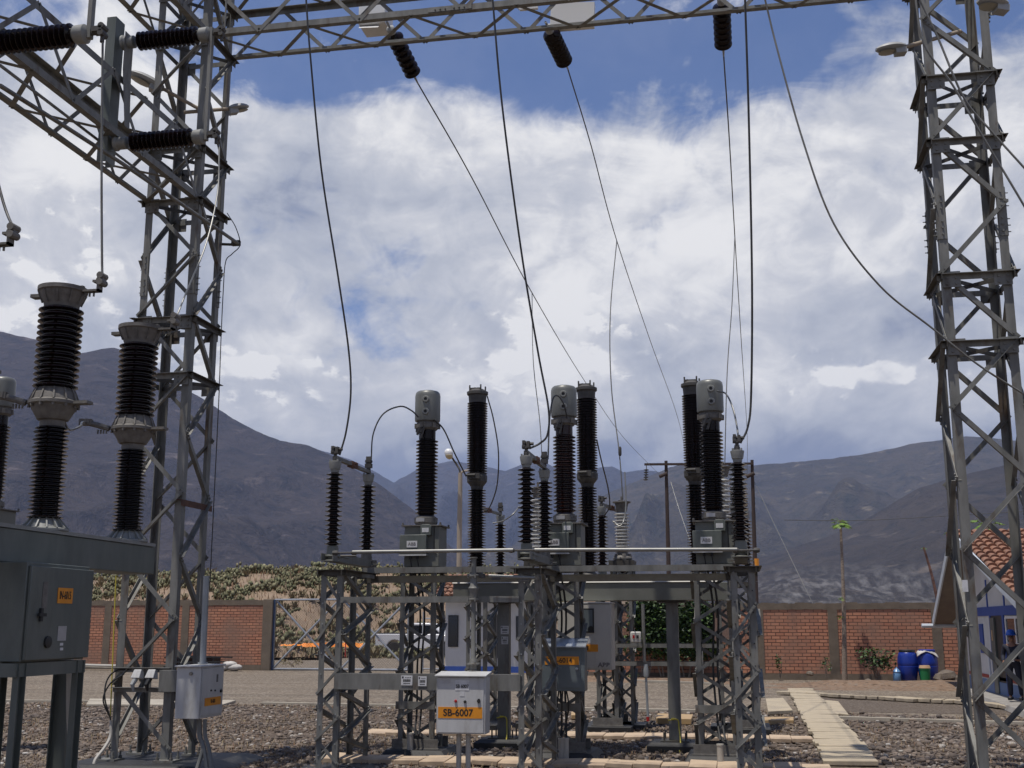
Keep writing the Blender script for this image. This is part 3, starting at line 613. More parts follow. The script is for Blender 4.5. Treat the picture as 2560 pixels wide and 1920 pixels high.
x0=P(1400,1600,Y=16.75).x; x1=P(1529,1600,Y=16.75).x; z0=ZZ(1470,1675,16.75); z1=ZZ(1470,1509,16.75)
m=MB(); m.box(x0,x1,16.75,17.2,z0,z1); m.build('body','box_beige',CB,bevel=.006)
m=MB(); m.box(x0-.005,x1+.01,16.73,17.22,z1+.004,z1+.02); m.build('lid','lamp_white',CB)
m=MB(); m.box(x0-.03,x0+.5,16.735,16.748,z0+.02,z1-.02); m.box(x0+.5,x1-.01,16.735,16.748,z0+.02,z1-.02); m.build('door','box_beige',CB,bevel=.003)
wx0=P(1441,1550,Y=16.73).x; wx1=P(1485,1550,Y=16.73).x; wz0=ZZ(1470,1582,16.73); wz1=ZZ(1470,1521,16.73)
m=MB(); m.box(wx0,wx1,16.725,16.735,wz0,wz1); w=m.build('window_frame','black',CB)
m=MB(); m.box(wx0+.02,wx1-.02,16.72,16.725,wz0+.02,wz1-.02); m.build('window','box_blue',w)
m=MB(); c=P(1477,1573,Y=16.715); m.lathe([(.045,0),(.045,.008),(.03,.008),(.03,.004)],c,(0,-1,0),20); m.box(c.x-.06,c.x+.05,16.712,16.72,c.z-.055,c.z+.055) if False else None; m.build('gauge','black',w)
m=MB(); a=P(1400,1629,Y=16.73); b=P(1495,1611,Y=16.73); m.box(a.x,b.x,16.728,16.734,a.z,b.z); st=m.build('label_strip','orange',CB); text('IN-6013',.09,'ink',st,((a.x+b.x)/2-.01,16.726,(a.z+b.z)/2),FRONT,bold=.0015)
text('ABB',.085,'letter_grey',CB,P(1510,1663,Y=16.73),FRONT,squeeze=1.1,bold=.004)
m=MB(); a=P(1471,1608,Y=16.73); m.box(a.x,a.x+.035,16.73,16.734,a.z,a.z+.08); m.build('small_tag','plate_white',CB)
m=MB(); c=P(1392,1470,Y=16.98); m.lathe([(.05,0),(.05,.03),(.03,.03),(.03,.01)],c,(0,-1,0),16); m.build('lifting_ring','black',BR)
# ------------------------------------------------------------ left breaker
LB=thing('circuit_breaker','dark grey-green circuit breaker with two black double insulator columns, cut by the left edge','circuit breaker',(-5.75,9.2,0))
XL=-5.58
m=MB(); m.box(XL-.36,XL,6.2,10.64,2.222,2.485); m.build('beam','cabinet',LB,bevel=.008)
m=MB(); m.box(XL-.37,XL+.012,6.2,10.62,2.487,2.518); m.build('beam_lid','cap_grey',LB)
z_=lambda py:ZZ(120,py,9.0)
for i,y in enumerate((7.7,9.0,10.38)):
    x=XL-.17; T=thing('interrupter_pole','x','pole'); del T['label']; del T['category']; T.parent=LB; T.location=V((x,y,0))-V(LB.location)
    m=MB(); m.lathe([(.2,2.52),(.2,2.535),(.155,2.55),(.115,2.62),(.1,2.625)],(x,y,0),n=26)
    for a in range(14):
        t=a*math.tau/14; m.prof((x+.19*math.cos(t),y+.19*math.sin(t),2.535),(x+.112*math.cos(t),y+.112*math.sin(t),2.622),[(-.006,-.012),(.006,-.012),(.006,.012),(-.006,.012)],(-math.sin(t),math.cos(t),0))
    m.build('base_flange','cap_grey',T)
    m=MB(); m.lathe(sheds(24,2.62,3.415,.098,.148,alt=.012),(x,y,0),n=32); m.build('lower_insulator','porcelain',T,sharp=50)
    m=MB(); m.lathe([(.105,3.41),(.105,3.46),(.13,3.47),(.185,3.57),(.19,3.585),(.215,3.6),(.215,3.625),(.19,3.64),(.175,3.7),(.155,3.735),(.15,3.74)],(x,y,0),n=30)
    for a in range(12):
        t=a*math.tau/12; c,s=math.cos(t),math.sin(t); m.prof((x+.2*c,y+.2*s,3.63),(x+.155*c,y+.155*s,3.735),[(-.007,-.012),(.007,-.012),(.007,.012),(-.007,.012)],(-s,c,0)); m.lathe([(.014,3.57),(.014,3.6)],(x+.2*c,y+.2*s,0),n=6)
    m.box(x+.18,x+.34,y-.05,y+.05,3.6,3.625)
    m.build('middle_flange','cast',T)
    m=MB(); m.tube([(x-.2,y-.1,3.61),(x-.3,y-.13,3.64),(x-.38,y-.15,3.66)],.028,8); m.obox((x-.42,y-.16,3.67),(.12,.07,.06),.3); m.lathe([(.04,0),(.04,.05)],(x-.4,y-.16,3.65),n=8)
    for k in range(4): m.lathe([(.01,3.56),(.01,3.6)],(x-.22-.03*k,y-.12,0),n=6)
    m.build('side_terminal','cast',T)
    m=MB(); m.lathe(sheds(14,3.74,4.47,.142,.188,alt=.0),(x,y,0),n=36); m.build('upper_insulator','porcelain',T,sharp=50)
    m=MB(); m.lathe([(.145,4.46),(.15,4.5),(.18,4.55),(.195,4.6),(.21,4.61),(.21,4.645),(.18,4.65),(.01,4.65)],(x,y,0),n=32)
    for a in range(10):
        t=a*math.tau/10; c,s=math.cos(t),math.sin(t); m.prof((x+.155*c,y+.155*s,4.5),(x+.195*c,y+.195*s,4.6),[(-.007,-.012),(.007,-.012),(.007,.012),(-.007,.012)],(-s,c,0))
    m.box(x-.29,x-.18,y-.04,y+.04,4.57,4.6); m.box(x-.2,x+.2,y-.02,y+.02,4.65,4.66)
    m.build('top_flange','cast',T)
    m=MB(); m.box(x+.15,x+.36,y-.035,y+.035,4.6,4.618); m.box(x+.34,x+.36,y-.035,y+.035,4.6,4.72); m.box(x+.3,x+.37,y-.04,y+.04,4.68,4.7)
    m.lathe([(.035,0),(.035,.06)],(x+.36,y-.03,4.7),(0,1,0),10)
    m.tube([(x+.37,y-.05,4.68),(x+.37,y+.05,4.68)],.03,10); m.tube([(x+.37,y-.05,4.74),(x+.37,y+.05,4.74)],.03,10)
    for k in range(3): m.lathe([(.01,4.56),(.01,4.6)],(x+.22+.04*k,y,0),n=6)
    m.build('terminal_clamp','cast',T)
# legs / frame under cabinet
CX0=-5.3
ca=P(62,1655,X=CX0); cb=P(220,1648,X=CX0)
zt=P(220,1425,X=CX0).z; y0c,y1c=ca.y,cb.y
CBL=thing('operating_cabinet','dark grey-green control cabinet with an orange IN-6015 sign under the left breaker beam','cabinet',(-5.6,8.6,1.4))
m=MB(); m.box(CX0-.8,CX0-.03,y0c-.02,y1c-.02,ca.z,2.218); m.build('body','cabinet',CBL,bevel=.006)
m=MB(); m.box(CX0-.028,CX0,y0c,y1c,ca.z+.01,zt); dr=m.build('door','cabinet',CBL,bevel=.005)
m=MB(); m.lathe([(.045,0),(.045,.018),(.036,.02)],P(117,1605,X=CX0),(1,0,0),20); m.build('round_vent','black',dr)
m=MB(); c=P(100,1537,X=CX0); m.obox(c+V((.01,0,0)),(.02,.03,.1),0); m.obox(c+V((.02,0,0)),(.02,.09,.025),0); m.build('handle','black',dr)
m=MB(); a=P(142,1508,X=CX0); b=P(182,1471,X=CX0); m.box(CX0+.001,CX0+.005,a.y,b.y,a.z,b.z); st=m.build('label_plate','orange',CBL); text('IN-6015',.088,'ink',st,(CX0+.006,(a.y+b.y)/2,(a.z+b.z)/2),SIDE,squeeze=.56,bold=.001)
m=MB(); a=P(142,1602,X=CX0); b=P(166,1565,X=CX0); m.box(CX0+.001,CX0+.004,a.y,b.y,a.z,b.z); m.build('metal_plate','plate_grey',CBL)
m=MB(); a=P(103,1522,X=CX0); b=P(121,1455,X=CX0); m.box(CX0+.001,CX0+.003,a.y,b.y,a.z,b.z); m.build('glue_mark','cast',CBL)
for pa,pb in (((149,1614),(157,1607)),((149,1626),(157,1619))):
    m=MB(); a=P(*pa,X=CX0); b=P(*pb,X=CX0); m.box(CX0+.001,CX0+.004,a.y,b.y,a.z,b.z); m.build('small_tag','plate_white',CBL)
zf=ca.z-.01
for (x,y,w) in ((CX0-.06,y0c-.0,.1),(CX0-.06,y1c-.08,.1),(CX0-.75,y0c,.1),(CX0-.75,y1c-.08,.1),(XL-.15,9.45,.16)):
    m=MB(); m.chan((x,y,.05),(x,y,zf-(.0 if w<.15 else 0)),w,.05,.008,(0,1,0) if w<.15 else (1,0,0),-1); m.box(x-.06,x+.06,y-.09,y+.09,.02,.05); m.build('leg','cabinet',LB)
m=MB(); m.box(CX0-.09,CX0-.02,y0c-.08,y1c,zf-.1,zf); m.box(CX0-.8,CX0-.09,y0c-.08,y0c-.02,zf-.1,zf); m.box(CX0-.8,CX0-.09,y1c-.06,y1c,zf-.1,zf); m.build('rail','cabinet',LB)
m=MB(); m.tube(catmull([(CX0-.3,9.3,zf),(CX0-.28,9.35,.9),(CX0-.2,9.4,.5),(CX0+.05,9.5,.02)]),.03,8); m.build('conduit','pvc',LB)
for (x0,x1,y0,y1,l) in ((CX0-.95,CX0+.1,y0c-.3,y1c+.3,'breaker legs'),):
    m=MB(); m.box(x0,x1,y0,y1,0,.02); tag(m.build('foundation_pad','tar'),'dark foundation pad under the left '+l,'foundation pad','foundation pads')
# ------------------------------------------------------------ side-mounted disconnect switches on beam A
def side_switch(label,x,y,zu,zl):
    T=thing('side_disconnect_switch',label,'switch',(x,y,zl),'side mounted disconnect switches')
    m=MB(); m.chan((x-.0,y,zl-.25),(x-.0,y,zu+.3),.2,.12,.009,(0,1,0),1); m.build('base_channel','cabinet',T)
    m=MB(); m.add([(x+.13,y-.1,zl+.9),(x+.13,y+.1,zl+.9),(x+.13,y+.1,zu+.1),(x+.13,y-.1,zu+.1),(x+.18,y-.06,zl+.2),(x+.18,y+.06,zl+.2)],[(0,1,2,3),(4,5,1,0)]); m.build('cover_plate','steel',T)
    for k,z in enumerate((zu,zl)):
        m=MB(); m.lathe([(.09,.0),(.09,.02),(.075,.04),(.075,.15),(.055,.16)],(x+.05,y,z),(1,0,0),18); m.build('bearing_base','cap_grey',T)
        m=MB(); m.lathe(sheds(14,.2,.98,.07,.112,drop=.4),(x+.05,y,z),(1,0,0),26); m.build('insulator','porcelain',T,sharp=50)
        m=MB(); m.lathe([(.055,.97),(.07,.99),(.085,1.0),(.09,1.1),(.06,1.12),(.03,1.13)],(x+.05,y,z),(1,0,0),18); m.build('cap','cap_grey',T)
        m=MB(); c=V((x+1.22,y,z)); m.obox(c+V((.06,0,.02)),(.1,.1,.05),0); m.tube([c+V((.1,-.05,.05)),c+V((.1,.05,.05))],.03,8); m.tube([c+V((.1,-.05,-.02)),c+V((.1,.05,-.02))],.03,8); m.lathe([(.02,-.1),(.02,0)],c+V((.1,0,0)),n=8); m.tube([c-V((.05,0,0)),c+V((.1,0,0))],.022,8)
        m.build('terminal_clamp','cast_dark',T)
    m=MB(); m.box(x+1.17,x+1.21,y-.03,y+.03,zl-.05,zu+.08); m.build('blade','steel',T)
    return T
sx=-7.06
side_switch('side-mounted disconnect switch with two horizontal ribbed insulators beside the left tower',sx,11.8,8.58,7.29)
b=P(185,88,Y=9.0)
T2=side_switch('side-mounted disconnect switch cut by the upper left corner, one thick insulator showing',b.x-1.03,9.0,b.z+1.29,b.z)
# ------------------------------------------------------------ box + pair of fittings on left tower
BX=thing('control_box','light grey control box with orange label bolted to the left tower foot','control box',(-6.5,13.4,.64))
xa=P(443,1667,Y=13.28).x; xb=P(503,1667,Y=13.28).x; zt=ZZ(503,1668,13.28); zb=ZZ(503,1798,13.28); yb=P(558,1700,X=xb).y
m=MB(); m.box(xa,xb,13.28,yb,zb,zt); m.build('body','box_paint',BX,bevel=.005)
m=MB(); m.box(xa-.02,xb+.02,13.25,yb+.02,zt,zt+.018); m.build('lid','box_paint',BX,bevel=.003)
m=MB(); m.box(xb+.001,xb+.012,13.31,yb-.02,zb+.03,zt-.02); dr=m.build('door','box_paint',BX,bevel=.002)
a=P(511,1766,X=xb+.013); b=P(552,1740,X=xb+.013)
m=MB(); m.box(xb+.013,xb+.016,a.y,b.y,a.z,b.z); st=m.build('label_strip','orange',BX); text('VB-6001',.062,'ink',st,(xb+.0165,(a.y+b.y)/2,(a.z+b.z)/2),SIDE,squeeze=.62,bold=.001)
m=MB(); m.lathe([(.02,0),(.02,.02)],P(478,1684,Y=13.28),(0,-1,0),12); m.build('lock','cast',BX)
for px in (527,537):
    m=MB(); m.lathe([(.011,0),(.011,.012)],P(px,1726,X=xb+.012),(1,0,0),10); m.build('knob','black',BX)
m=MB(); m.lathe([(.02,0),(.02,.02)],P(551,1727,X=xb+.012),(1,0,0),12); m.build('handle','black',BX)
m=MB(); a=P(541,1705,X=xb+.013); m.box(xb+.012,xb+.015,a.y,a.y+.045,a.z,a.z+.09); m.build('small_tag','cast',BX)
m=MB(); m.box(-6.93,xa,13.5,13.6,.95,1.2); m.build('bracket','steel',BX)
m=MB()
for k,(px,pb) in enumerate(((500,518),(512,530),(497,492))):
    t0=P(px,1798,Y=13.42); m.tube(catmull([t0,P(px+1,1840,Y=13.42),P(px+10,1870,Y=13.38),P(pb,1925,Y=13.3)]),.025,8)
m.build('conduit','steel',BX)
VP=thing('vertical_pipe','galvanised pipe standing on the control box up the right leg of the left tower','pipe',(-6.83,14.5,1.2))
m=MB(); m.tube([P(507,1657,Y=13.62),P(516,1440,Y=13.62)],.038,12); m.lathe([(.06,0),(.06,.02)],P(507,1660,Y=13.62),n=12); m.build('pipe','pipe_grey',VP)
WP=thing('white_conduit','pale plastic conduit bending up the left leg of the left tower from the ground','conduit',(-7.8,13.7,0))
m=MB(); m.tube(catmull([P(233,1925,Y=13.5),P(238,1900,Y=13.55),P(262,1868,Y=13.7),P(276,1840,Y=13.8),P(278,1800,Y=13.83)]),.02,8); m.build('conduit','pvc',WP)
m=MB(); m.tube(catmull([P(277,1800,Y=13.8),P(262,1745,Y=13.75),P(268,1700,Y=13.78),P(292,1676,Y=13.82),P(330,1675,Y=13.85)]),.01,6); m.tube(catmull([P(276,1795,Y=13.8),P(258,1750,Y=13.75),P(275,1710,Y=13.78),P(310,1685,Y=13.82)]),.01,6); m.build('cable','black',WP)
m=MB(); m.tube([P(290,1440,Y=13.84),P(276,1790,Y=13.84)],.008,6); tag(m.build('earth_wire','earth_yellow'),'thin yellow wire running down the left leg of the left tower','wire','earthing wires')
for k,px in enumerate((345,380)):
    T=thing('socket_box',('left','right')[k]+' one of two small white socket boxes on the left tower foot','socket',tuple(P(px,1685,Y=13.8)),'socket boxes')
    c=P(px,1686,Y=13.8)
    m=MB(); m.add([c+V(q) for q in ((-.065,-.07,-.04),(.055,-.07,-.04),(.065,.04,-.06),(-.05,.04,-.06),(-.045,-.02,.06),(.05,-.02,.06),(.055,.04,.06),(-.035,.04,.06))],[(0,3,2,1),(4,5,6,7),(0,1,5,4),(1,2,6,5),(2,3,7,6),(3,0,4,7)]); m.build('housing','box_paint',T,bevel=.006)
    m=MB(); m.tube([c+V((-.01,-.03,-.05)),c+V((-.03,-.07,-.12)),c+V((-.02,-.05,-.2))],[.035,.03,.012],10); m.build('plug','lamp_grey' if k==0 else 'black',T)
# ------------------------------------------------------------ far switchgear
YF=20.0
FD=[]
def small_dis(label,pxf,pxr,pyt,pyb,Y,dy=.8):
    o=copy_tree(D0); f=P(pxf,pyb,Y=Y); zt=P(pxf,pyt,Y=Y).z; o.location=(f.x,Y,f.z-.1); o['label']=label; o['group']='rear disconnect switch poles'; return o
for l,pf in (('small black disconnect switch pole far back, right of the left tall breaker pole',1185),('small black disconnect switch pole far back between middle breaker pole and grey arrester',1506),('small black disconnect switch pole far back hidden by the rightmost transformer',1840)):
    b=P(pf,1400,Y=YF); o=copy_tree(D0); o.location=(b.x,YF,2.45); o['label']=l; o['group']='rear disconnect switch poles'; o.rotation_euler=(0,0,R(-8))
    n={-0:0}
    st_l='slender lattice column carrying the rear disconnect switch '+('on the left' if pf<1300 else 'in the middle' if pf<1600 else 'on the right')
    stand('switch_stand',st_l,b.x+.05,YF+.45,.36,.9,.1,2.36,'rear switch stands',8)
    m=MB(); m.box(b.x-.35,b.x+.45,YF-.2,YF+1.1,0,.1); tag(m.build('foundation_pad','tar',bevel=.01),'dark foundation pad under the rear switch column '+('on the left' if pf<1300 else 'in the middle' if pf<1600 else 'on the right'),'foundation pad','foundation pads')
YA=20.6
for k,(pa,pt,l) in enumerate(((1555,1253,'grey-white ribbed surge arrester standing right of the rear middle switch'),(1345,1218,'white ribbed surge arrester half hidden behind the middle front switch'),(1812,1165,'white ribbed surge arrester hidden between right transformer and right switch'))):
    zt=ZZ(pa,pt,YA); x=P(pa,1320,Y=YA).x; zb=2.85
    T=thing('surge_arrester',l,'surge arrester',(x,YA,zb),'surge arresters')
    m=MB(); m.lathe(sheds(12 if k==0 else 14,zb+.15,zt-.2,.085,.135,drop=.3),(x,YA,0),n=22); m.build('insulator','porcelain_white',T,sharp=50)
    m=MB(); m.lathe([(.08,zt-.2),(.09,zt-.17),(.12,zt-.04),(.16,zt-.03),(.16,zt-.01),(.08,zt)],(x,YA,0),n=14); m.lathe([(.02,zt),(.02,zt+.08)],(x,YA,0),n=8); m.build('cap','cast',T)
    m=MB(); m.lathe([(.17,zb),(.17,zb+.03),(.1,zb+.08),(.1,zb+.15)],(x,YA,0),n=14)
    for a in range(5): m.lathe([(.045,zb-.08),(.05,zb+.02),(.03,zb+.1)],(x+.12*math.cos(a*1.26),YA+.12*math.sin(a*1.26),0),n=8)
    m.build('base','cast',T)
    S=thing('arrester_stand','steel lattice column under the '+('grey-white surge arrester beside the beige cabinet' if k==0 else 'white surge arrester behind the middle switch' if k==1 else 'white surge arrester on the far right'),'stand',(x,YA,.1),'arrester stands')
    w=.33; zs=[.15+(zb-.3)*q/9 for q in range(10)]
    legs4(S,x-w/2,x+w/2,YA-w/2,YA+w/2,.1,zb-.1,.055,.007); e=.008
    for A,B,s in (((x-w/2,YA-w/2-e),(x+w/2,YA-w/2-e),1),((x+w/2+e,YA-w/2),(x+w/2+e,YA+w/2),0),((x-w/2,YA+w/2+e),(x+w/2,YA+w/2+e),0),((x-w/2-e,YA-w/2),(x-w/2-e,YA+w/2),1)): zig(S,A,B,zs,s,'steel',.04)
    m=MB(); m.box(x-.22,x+.22,YA-.22,YA+.22,zb-.1,zb-.02); m.build('top_plate','steel_dark',S)
    m=MB(); m.box(x-.35,x+.35,YA-.35,YA+.35,0,.1); tag(m.build('foundation_pad','tar',bevel=.01),'dark foundation pad under the arrester column '+('beside the beige cabinet','behind the middle switch','far right')[k],'foundation pad','foundation pads')
# channels linking rear columns
RC=thing('rear_frame','horizontal grey channels linking the rear columns in front of the green hedge','steel frame',(-1.2,20,1))
for pa,pb,y0,y1 in ((1540,1810,1608,1620),(1530,1800,1652,1666)):
    a=P(pa,y0,Y=19.9); b=P(pb,y1,Y=19.9); m=MB(); m.box(a.x,b.x,19.9,19.95,b.z,a.z); m.box(a.x,b.x,19.9,20.0,a.z-.008,a.z); m.build('channel','steel',RC)
a=P(1749,1620,Y=19.88); b=P(1755,1708,Y=19.88); m=MB(); m.box(a.x,a.x+.05,19.86,19.9,b.z,a.z); m.build('flat_bar','steel_light',RC)
for pa,y0,y1,r in ((1607,1510,1655,.028),):
    m=MB(); m.tube([P(pa,y0,Y=19.8),P(pa+4,y1,Y=19.8)],r,8); tag(m.build('drive_pipe','steel'),'slim vertical drive pipe in front of the green hedge','pipe')
m=MB(); m.tube([P(1615,1690,Y=19.8),P(1620,1800,Y=19.8)],.02,8); m.lathe([(.04,0),(.045,.1),(.03,.2)],P(1615,1692,Y=19.8),n=10); T=thing('hand_lever','upright hand crank lever with a red tip standing in the gravel','lever',tuple(P(1620,1803,Y=19.8)))
m.build('shaft','pipe_grey',T); m=MB(); m.lathe([(.026,0),(.026,.07)],P(1620,1803,Y=19.8),n=10); m.build('red_tip','tail_red',T)
T=thing('push_button_box','small beige push button box with red and black buttons in front of the hedge','control box',tuple(P(1589,1607,Y=19.7)))
a=P(1576,1607,Y=19.7); b=P(1602,1579,Y=19.7); m=MB(); m.box(a.x,b.x,19.7,19.8,a.z,b.z); m.build('housing','box_beige',T,bevel=.02)
for px,mt in ((1584,'tail_red'),(1594,'black')):
    c=P(px,1591,Y=19.69); m=MB(); m.box(c.x-.016,c.x+.016,19.685,19.7,c.z-.03,c.z+.02); m.build('button',mt,T)
m=MB(); m.box(a.x,b.x,19.7,19.82,a.z-.05,a.z); m.build('bracket','steel',T)
# ------------------------------------------------------------ strings + line wires
def string(label,a,b,n,flat=False):
    a=V(a);b=V(b); ax=(b-a).normalized(); L=(b-a).length; T=thing('insulator_string',label,'insulator',tuple(a),'suspension insulator strings')
    m=MB(); m.tube([a-ax*.12,a+ax*.1],.018,8); m.lathe([(.03,-.02),(.06,.0),(.06,.09),(.03,.1)],a,ax,12); m.build('shackle','lamp_grey',T)
    p=(L-.1)/n
    for k in range(n):
        m=MB(); z=.1+k*p; m.lathe([(.04,z),(.05,z+.03),(.09,z+.05),(.125,z+.075),(.127,z+.1),(.115,z+.105),(.09,z+.09),(.06,z+.11),(.03,z+.12),(.025,z+p)],a,ax,22); m.build('disc','porcelain' ,T,sharp=50)
    m=MB(); m.tube([b,b+ax*.22],[.022,.012],8); m.build('clamp','steel_light',T)
    return b+ax*.2
HP=[P(1650,1188,Y=90),P(1722,1190,Y=90),P(1868,1190,Y=90)]
ends=[]
for l,a,b in (('left dark disc insulator string hanging slanted below the top beam',P(975,70,Y=14.8),P(1032,183,Y=15.6)),('middle dark disc insulator string hanging below the top beam by the white panel',P(1370,68,Y=14.8),P(1410,152,Y=15.6)),('right dark disc insulator string hanging below the top beam near the right tower',P(1803,-5,Y=14.8),P(1808,112,Y=15.6))):
    ends.append(string(l,a,b,7))
# line conductors: pixel-surveyed points at growing distance
W1=[ends[0],P(1180,445,Y=19),P(1330,732,Y=26),P(1460,950,Y=41),P(1560,1095,Y=62),HP[0]]
W2=[ends[1],P(1478,365,Y=19),P(1542,602,Y=25),P(1625,850,Y=36),P(1700,1065,Y=58),HP[1]]
W3=[ends[2],P(1824,360,Y=19),P(1837,590,Y=25),P(1853,850,Y=36),P(1868,1090,Y=62),HP[2]]
for w,l in ((W1,'long line wire falling from the left string to the far pole frame'),(W2,'long line wire falling from the middle string behind the right breaker pole'),(W3,'long line wire falling from the right string nearly straight down')):
    cable('line_wire',l,w,.011,group='line wires to the far pole frame',k=10)
YD=20.6
cable('dropper_wire','thin dropper from the left line wire down behind the middle switch',[W1[2],P(1333,900,Y=24),P(1350,1060,Y=22),P(1357,1205,Y=YD)],.009,group='dropper wires')
cable('dropper_wire','thin dropper from the middle line wire to the grey-white arrester',[W2[2],P(1526,780,Y=23.5),P(1528,960,Y=22),P(1548,1130,Y=21),P(1557,1248,Y=YD)],.011,group='dropper wires')
cable('dropper_wire','thin dropper from the right line wire down behind the right transformer',[W3[2],P(1830,760,Y=23),P(1818,930,Y=21.5),P(1812,1160,Y=YD)],.009,group='dropper wires')
m=MB(); m.lathe([(.02,0),(.03,.03),(.03,.14),(.02,.17)],P(1550,1140,Y=20.9),n=8); tag(m.build('wire_connector','cast_dark'),'small connector sleeve on the dropper above the grey-white arrester','connector')
# heavy drops in front
cable('bus_cable','thick black cable dropping to the left front switch',[P(764,-20,Y=13),P(775,130,Y=13.1),P(803,420,Y=13.4),P(845,690,Y=13.7),P(871,870,Y=13.9),P(877,980,Y=14),P(866,1075,Y=14.05),P(849,1138,Y=14.07)],.0135,group='thick cables dropping to the front switches')
cable('bus_cable','thick black cable dropping to the middle front switch',[P(1230,-20,Y=13),P(1255,260,Y=13.2),P(1302,620,Y=13.6),P(1345,880,Y=13.9),P(1371,1020,Y=14),P(1369,1085,Y=14.05),P(1350,1108,Y=14.07),P(1324,1121,Y=14.07)],.0135,group='thick cables dropping to the front switches')
cable('bus_cable','thick black cable dropping straight to the right front switch',[P(1862,-20,Y=13),P(1872,300,Y=13.3),P(1880,700,Y=13.7),P(1878,980,Y=14),P(1870,1065,Y=14.05),P(1851,1108,Y=14.07)],.0135,group='thick cables dropping to the front switches')
# connections
G='jumper wires between devices'
cable('jumper_wire','pale arching jumper from the left rear post up to the left transformer head',[P(928,1150,Y=15.43),P(933,1085,Y=15.5),P(958,1035,Y=15.6),P(1000,1016,Y=15.8),P(1028,1026,Y=15.88),P(1046,1043,Y=15.9)],.011,'wire',group=G)
cable('jumper_wire','dark jumper falling from the left transformer to the left breaker pole',[P(1085,1048,Y=15.95),P(1110,1075,Y=16.2),P(1135,1130,Y=16.6),P(1165,1190,Y=17.1)],.011,group=G)
cable('jumper_wire','dark loop hanging right of the left tall breaker pole',[P(1218,990,Y=17.3),P(1234,1050,Y=17.5),P(1246,1130,Y=18.2),P(1243,1210,Y=19),P(1228,1260,Y=19.6),P(1214,1282,Y=19.9)],.011,group=G)
cable('jumper_wire','pale loop from the rear left switch towards the middle switch',[P(1232,1308,Y=20),P(1258,1302,Y=20),P(1283,1285,Y=20),P(1298,1266,Y=20.2)],.011,'wire_light',group=G)
cable('jumper_wire','short jumper on the middle transformer head down to the middle rear post',[P(1418,1046,Y=15.9),P(1410,1012,Y=15.8),P(1395,990,Y=15.75),P(1382,998,Y=15.7),P(1374,1050,Y=15.6),P(1370,1148,Y=15.43)],.011,group=G)
cable('jumper_wire','dark loop hanging right of the middle breaker pole to the rear middle switch',[P(1492,1100,Y=17.3),P(1503,1150,Y=18),P(1520,1220,Y=19),P(1524,1265,Y=19.6),P(1512,1288,Y=19.95)],.012,group=G)
cable('jumper_wire','pale wire hooking past the grey arrester to the rear middle switch',[P(1562,1180,Y=20.5),P(1565,1250,Y=20.4),P(1561,1295,Y=20.3),P(1550,1315,Y=20.2),P(1533,1303,Y=20.3)],.013,'wire_light',group=G)
cable('jumper_wire','pale arching jumper right of the rightmost transformer head',[P(1793,978,Y=15.9),P(1815,985,Y=15.8),P(1832,1020,Y=15.6),P(1843,1070,Y=15.3),P(1846,1105,Y=15.1)],.012,'wire_light',group=G)
# right tower crossing wires
cable('slanting_wire','long slanting wire from the top centre right passing across the right tower',[P(1908,-20,Y=13),P(1945,130,Y=13),P(2010,360,Y=13),P(2085,560,Y=13),P(2200,715,Y=13),P(2330,820,Y=13.1),P(2450,915,Y=13.2),P(2600,1010,Y=13.3)],.011,'steel',group='slanting wires on the right')
cable('slanting_wire','left one of two wires slanting down over the right tower top',[P(2286,-20,Y=12.6),P(2310,110,Y=12.6),P(2380,210,Y=12.6),P(2450,330,Y=12.6),P(2540,480,Y=12.6),P(2610,600,Y=12.6)],.012,'steel',group='slanting wires on the right')
cable('slanting_wire','right one of two wires slanting down over the right tower top',[P(2290,-20,Y=12.7),P(2345,95,Y=12.7),P(2410,245,Y=12.7),P(2480,330,Y=12.7),P(2570,430,Y=12.7),P(2640,510,Y=12.7)],.012,'steel',group='slanting wires on the right')
# left verticals
a=V((XL-.17+.37,9.0,4.74)); cable('bus_cable','cable dropping from the thick horizontal insulator to the nearer breaker column',[P(257,90,Y=9),P(254,400,Y=9),P(255,640,Y=9),a],.011,'steel',group='cables dropping to the left breaker')
a=V((XL-.17+.37,10.38,4.74)); cable('bus_cable','pale curved cable from the lower side switch down to the farther breaker column',[P(548,362,Y=11.8),P(544,480,Y=11.6),P(515,610,Y=11.2),P(470,720,Y=10.7),P(446,780,Y=10.45),a],.009,'wire_light',group='cables dropping to the left breaker')
a=V((XL-.17+.37,7.7,4.74)); cable('bus_cable','short dark cable entering at the left picture edge above a clamp',[P(-12,430,Y=7.9),P(8,505,Y=7.85),P(22,545,Y=7.8),a],.012,group='cables dropping to the left breaker')
cable('bus_cable','thin wire hanging from the picture top to the upper side switch clamp',[P(567,-20,Y=11.8),P(562,70,Y=11.8)],.012,'steel',group='cables dropping to the left breaker')
a=V((XL-.17-.42,10.38-.16,3.67)); cable('jumper_wire','thin white wire between the two left breaker columns',[V((-5.66,9.02,3.48)),V((-5.68,9.15,3.41)),V((-5.85,9.6,3.52)),V((-6.05,9.95,3.62)),a],.01,'wire_light',group=G)
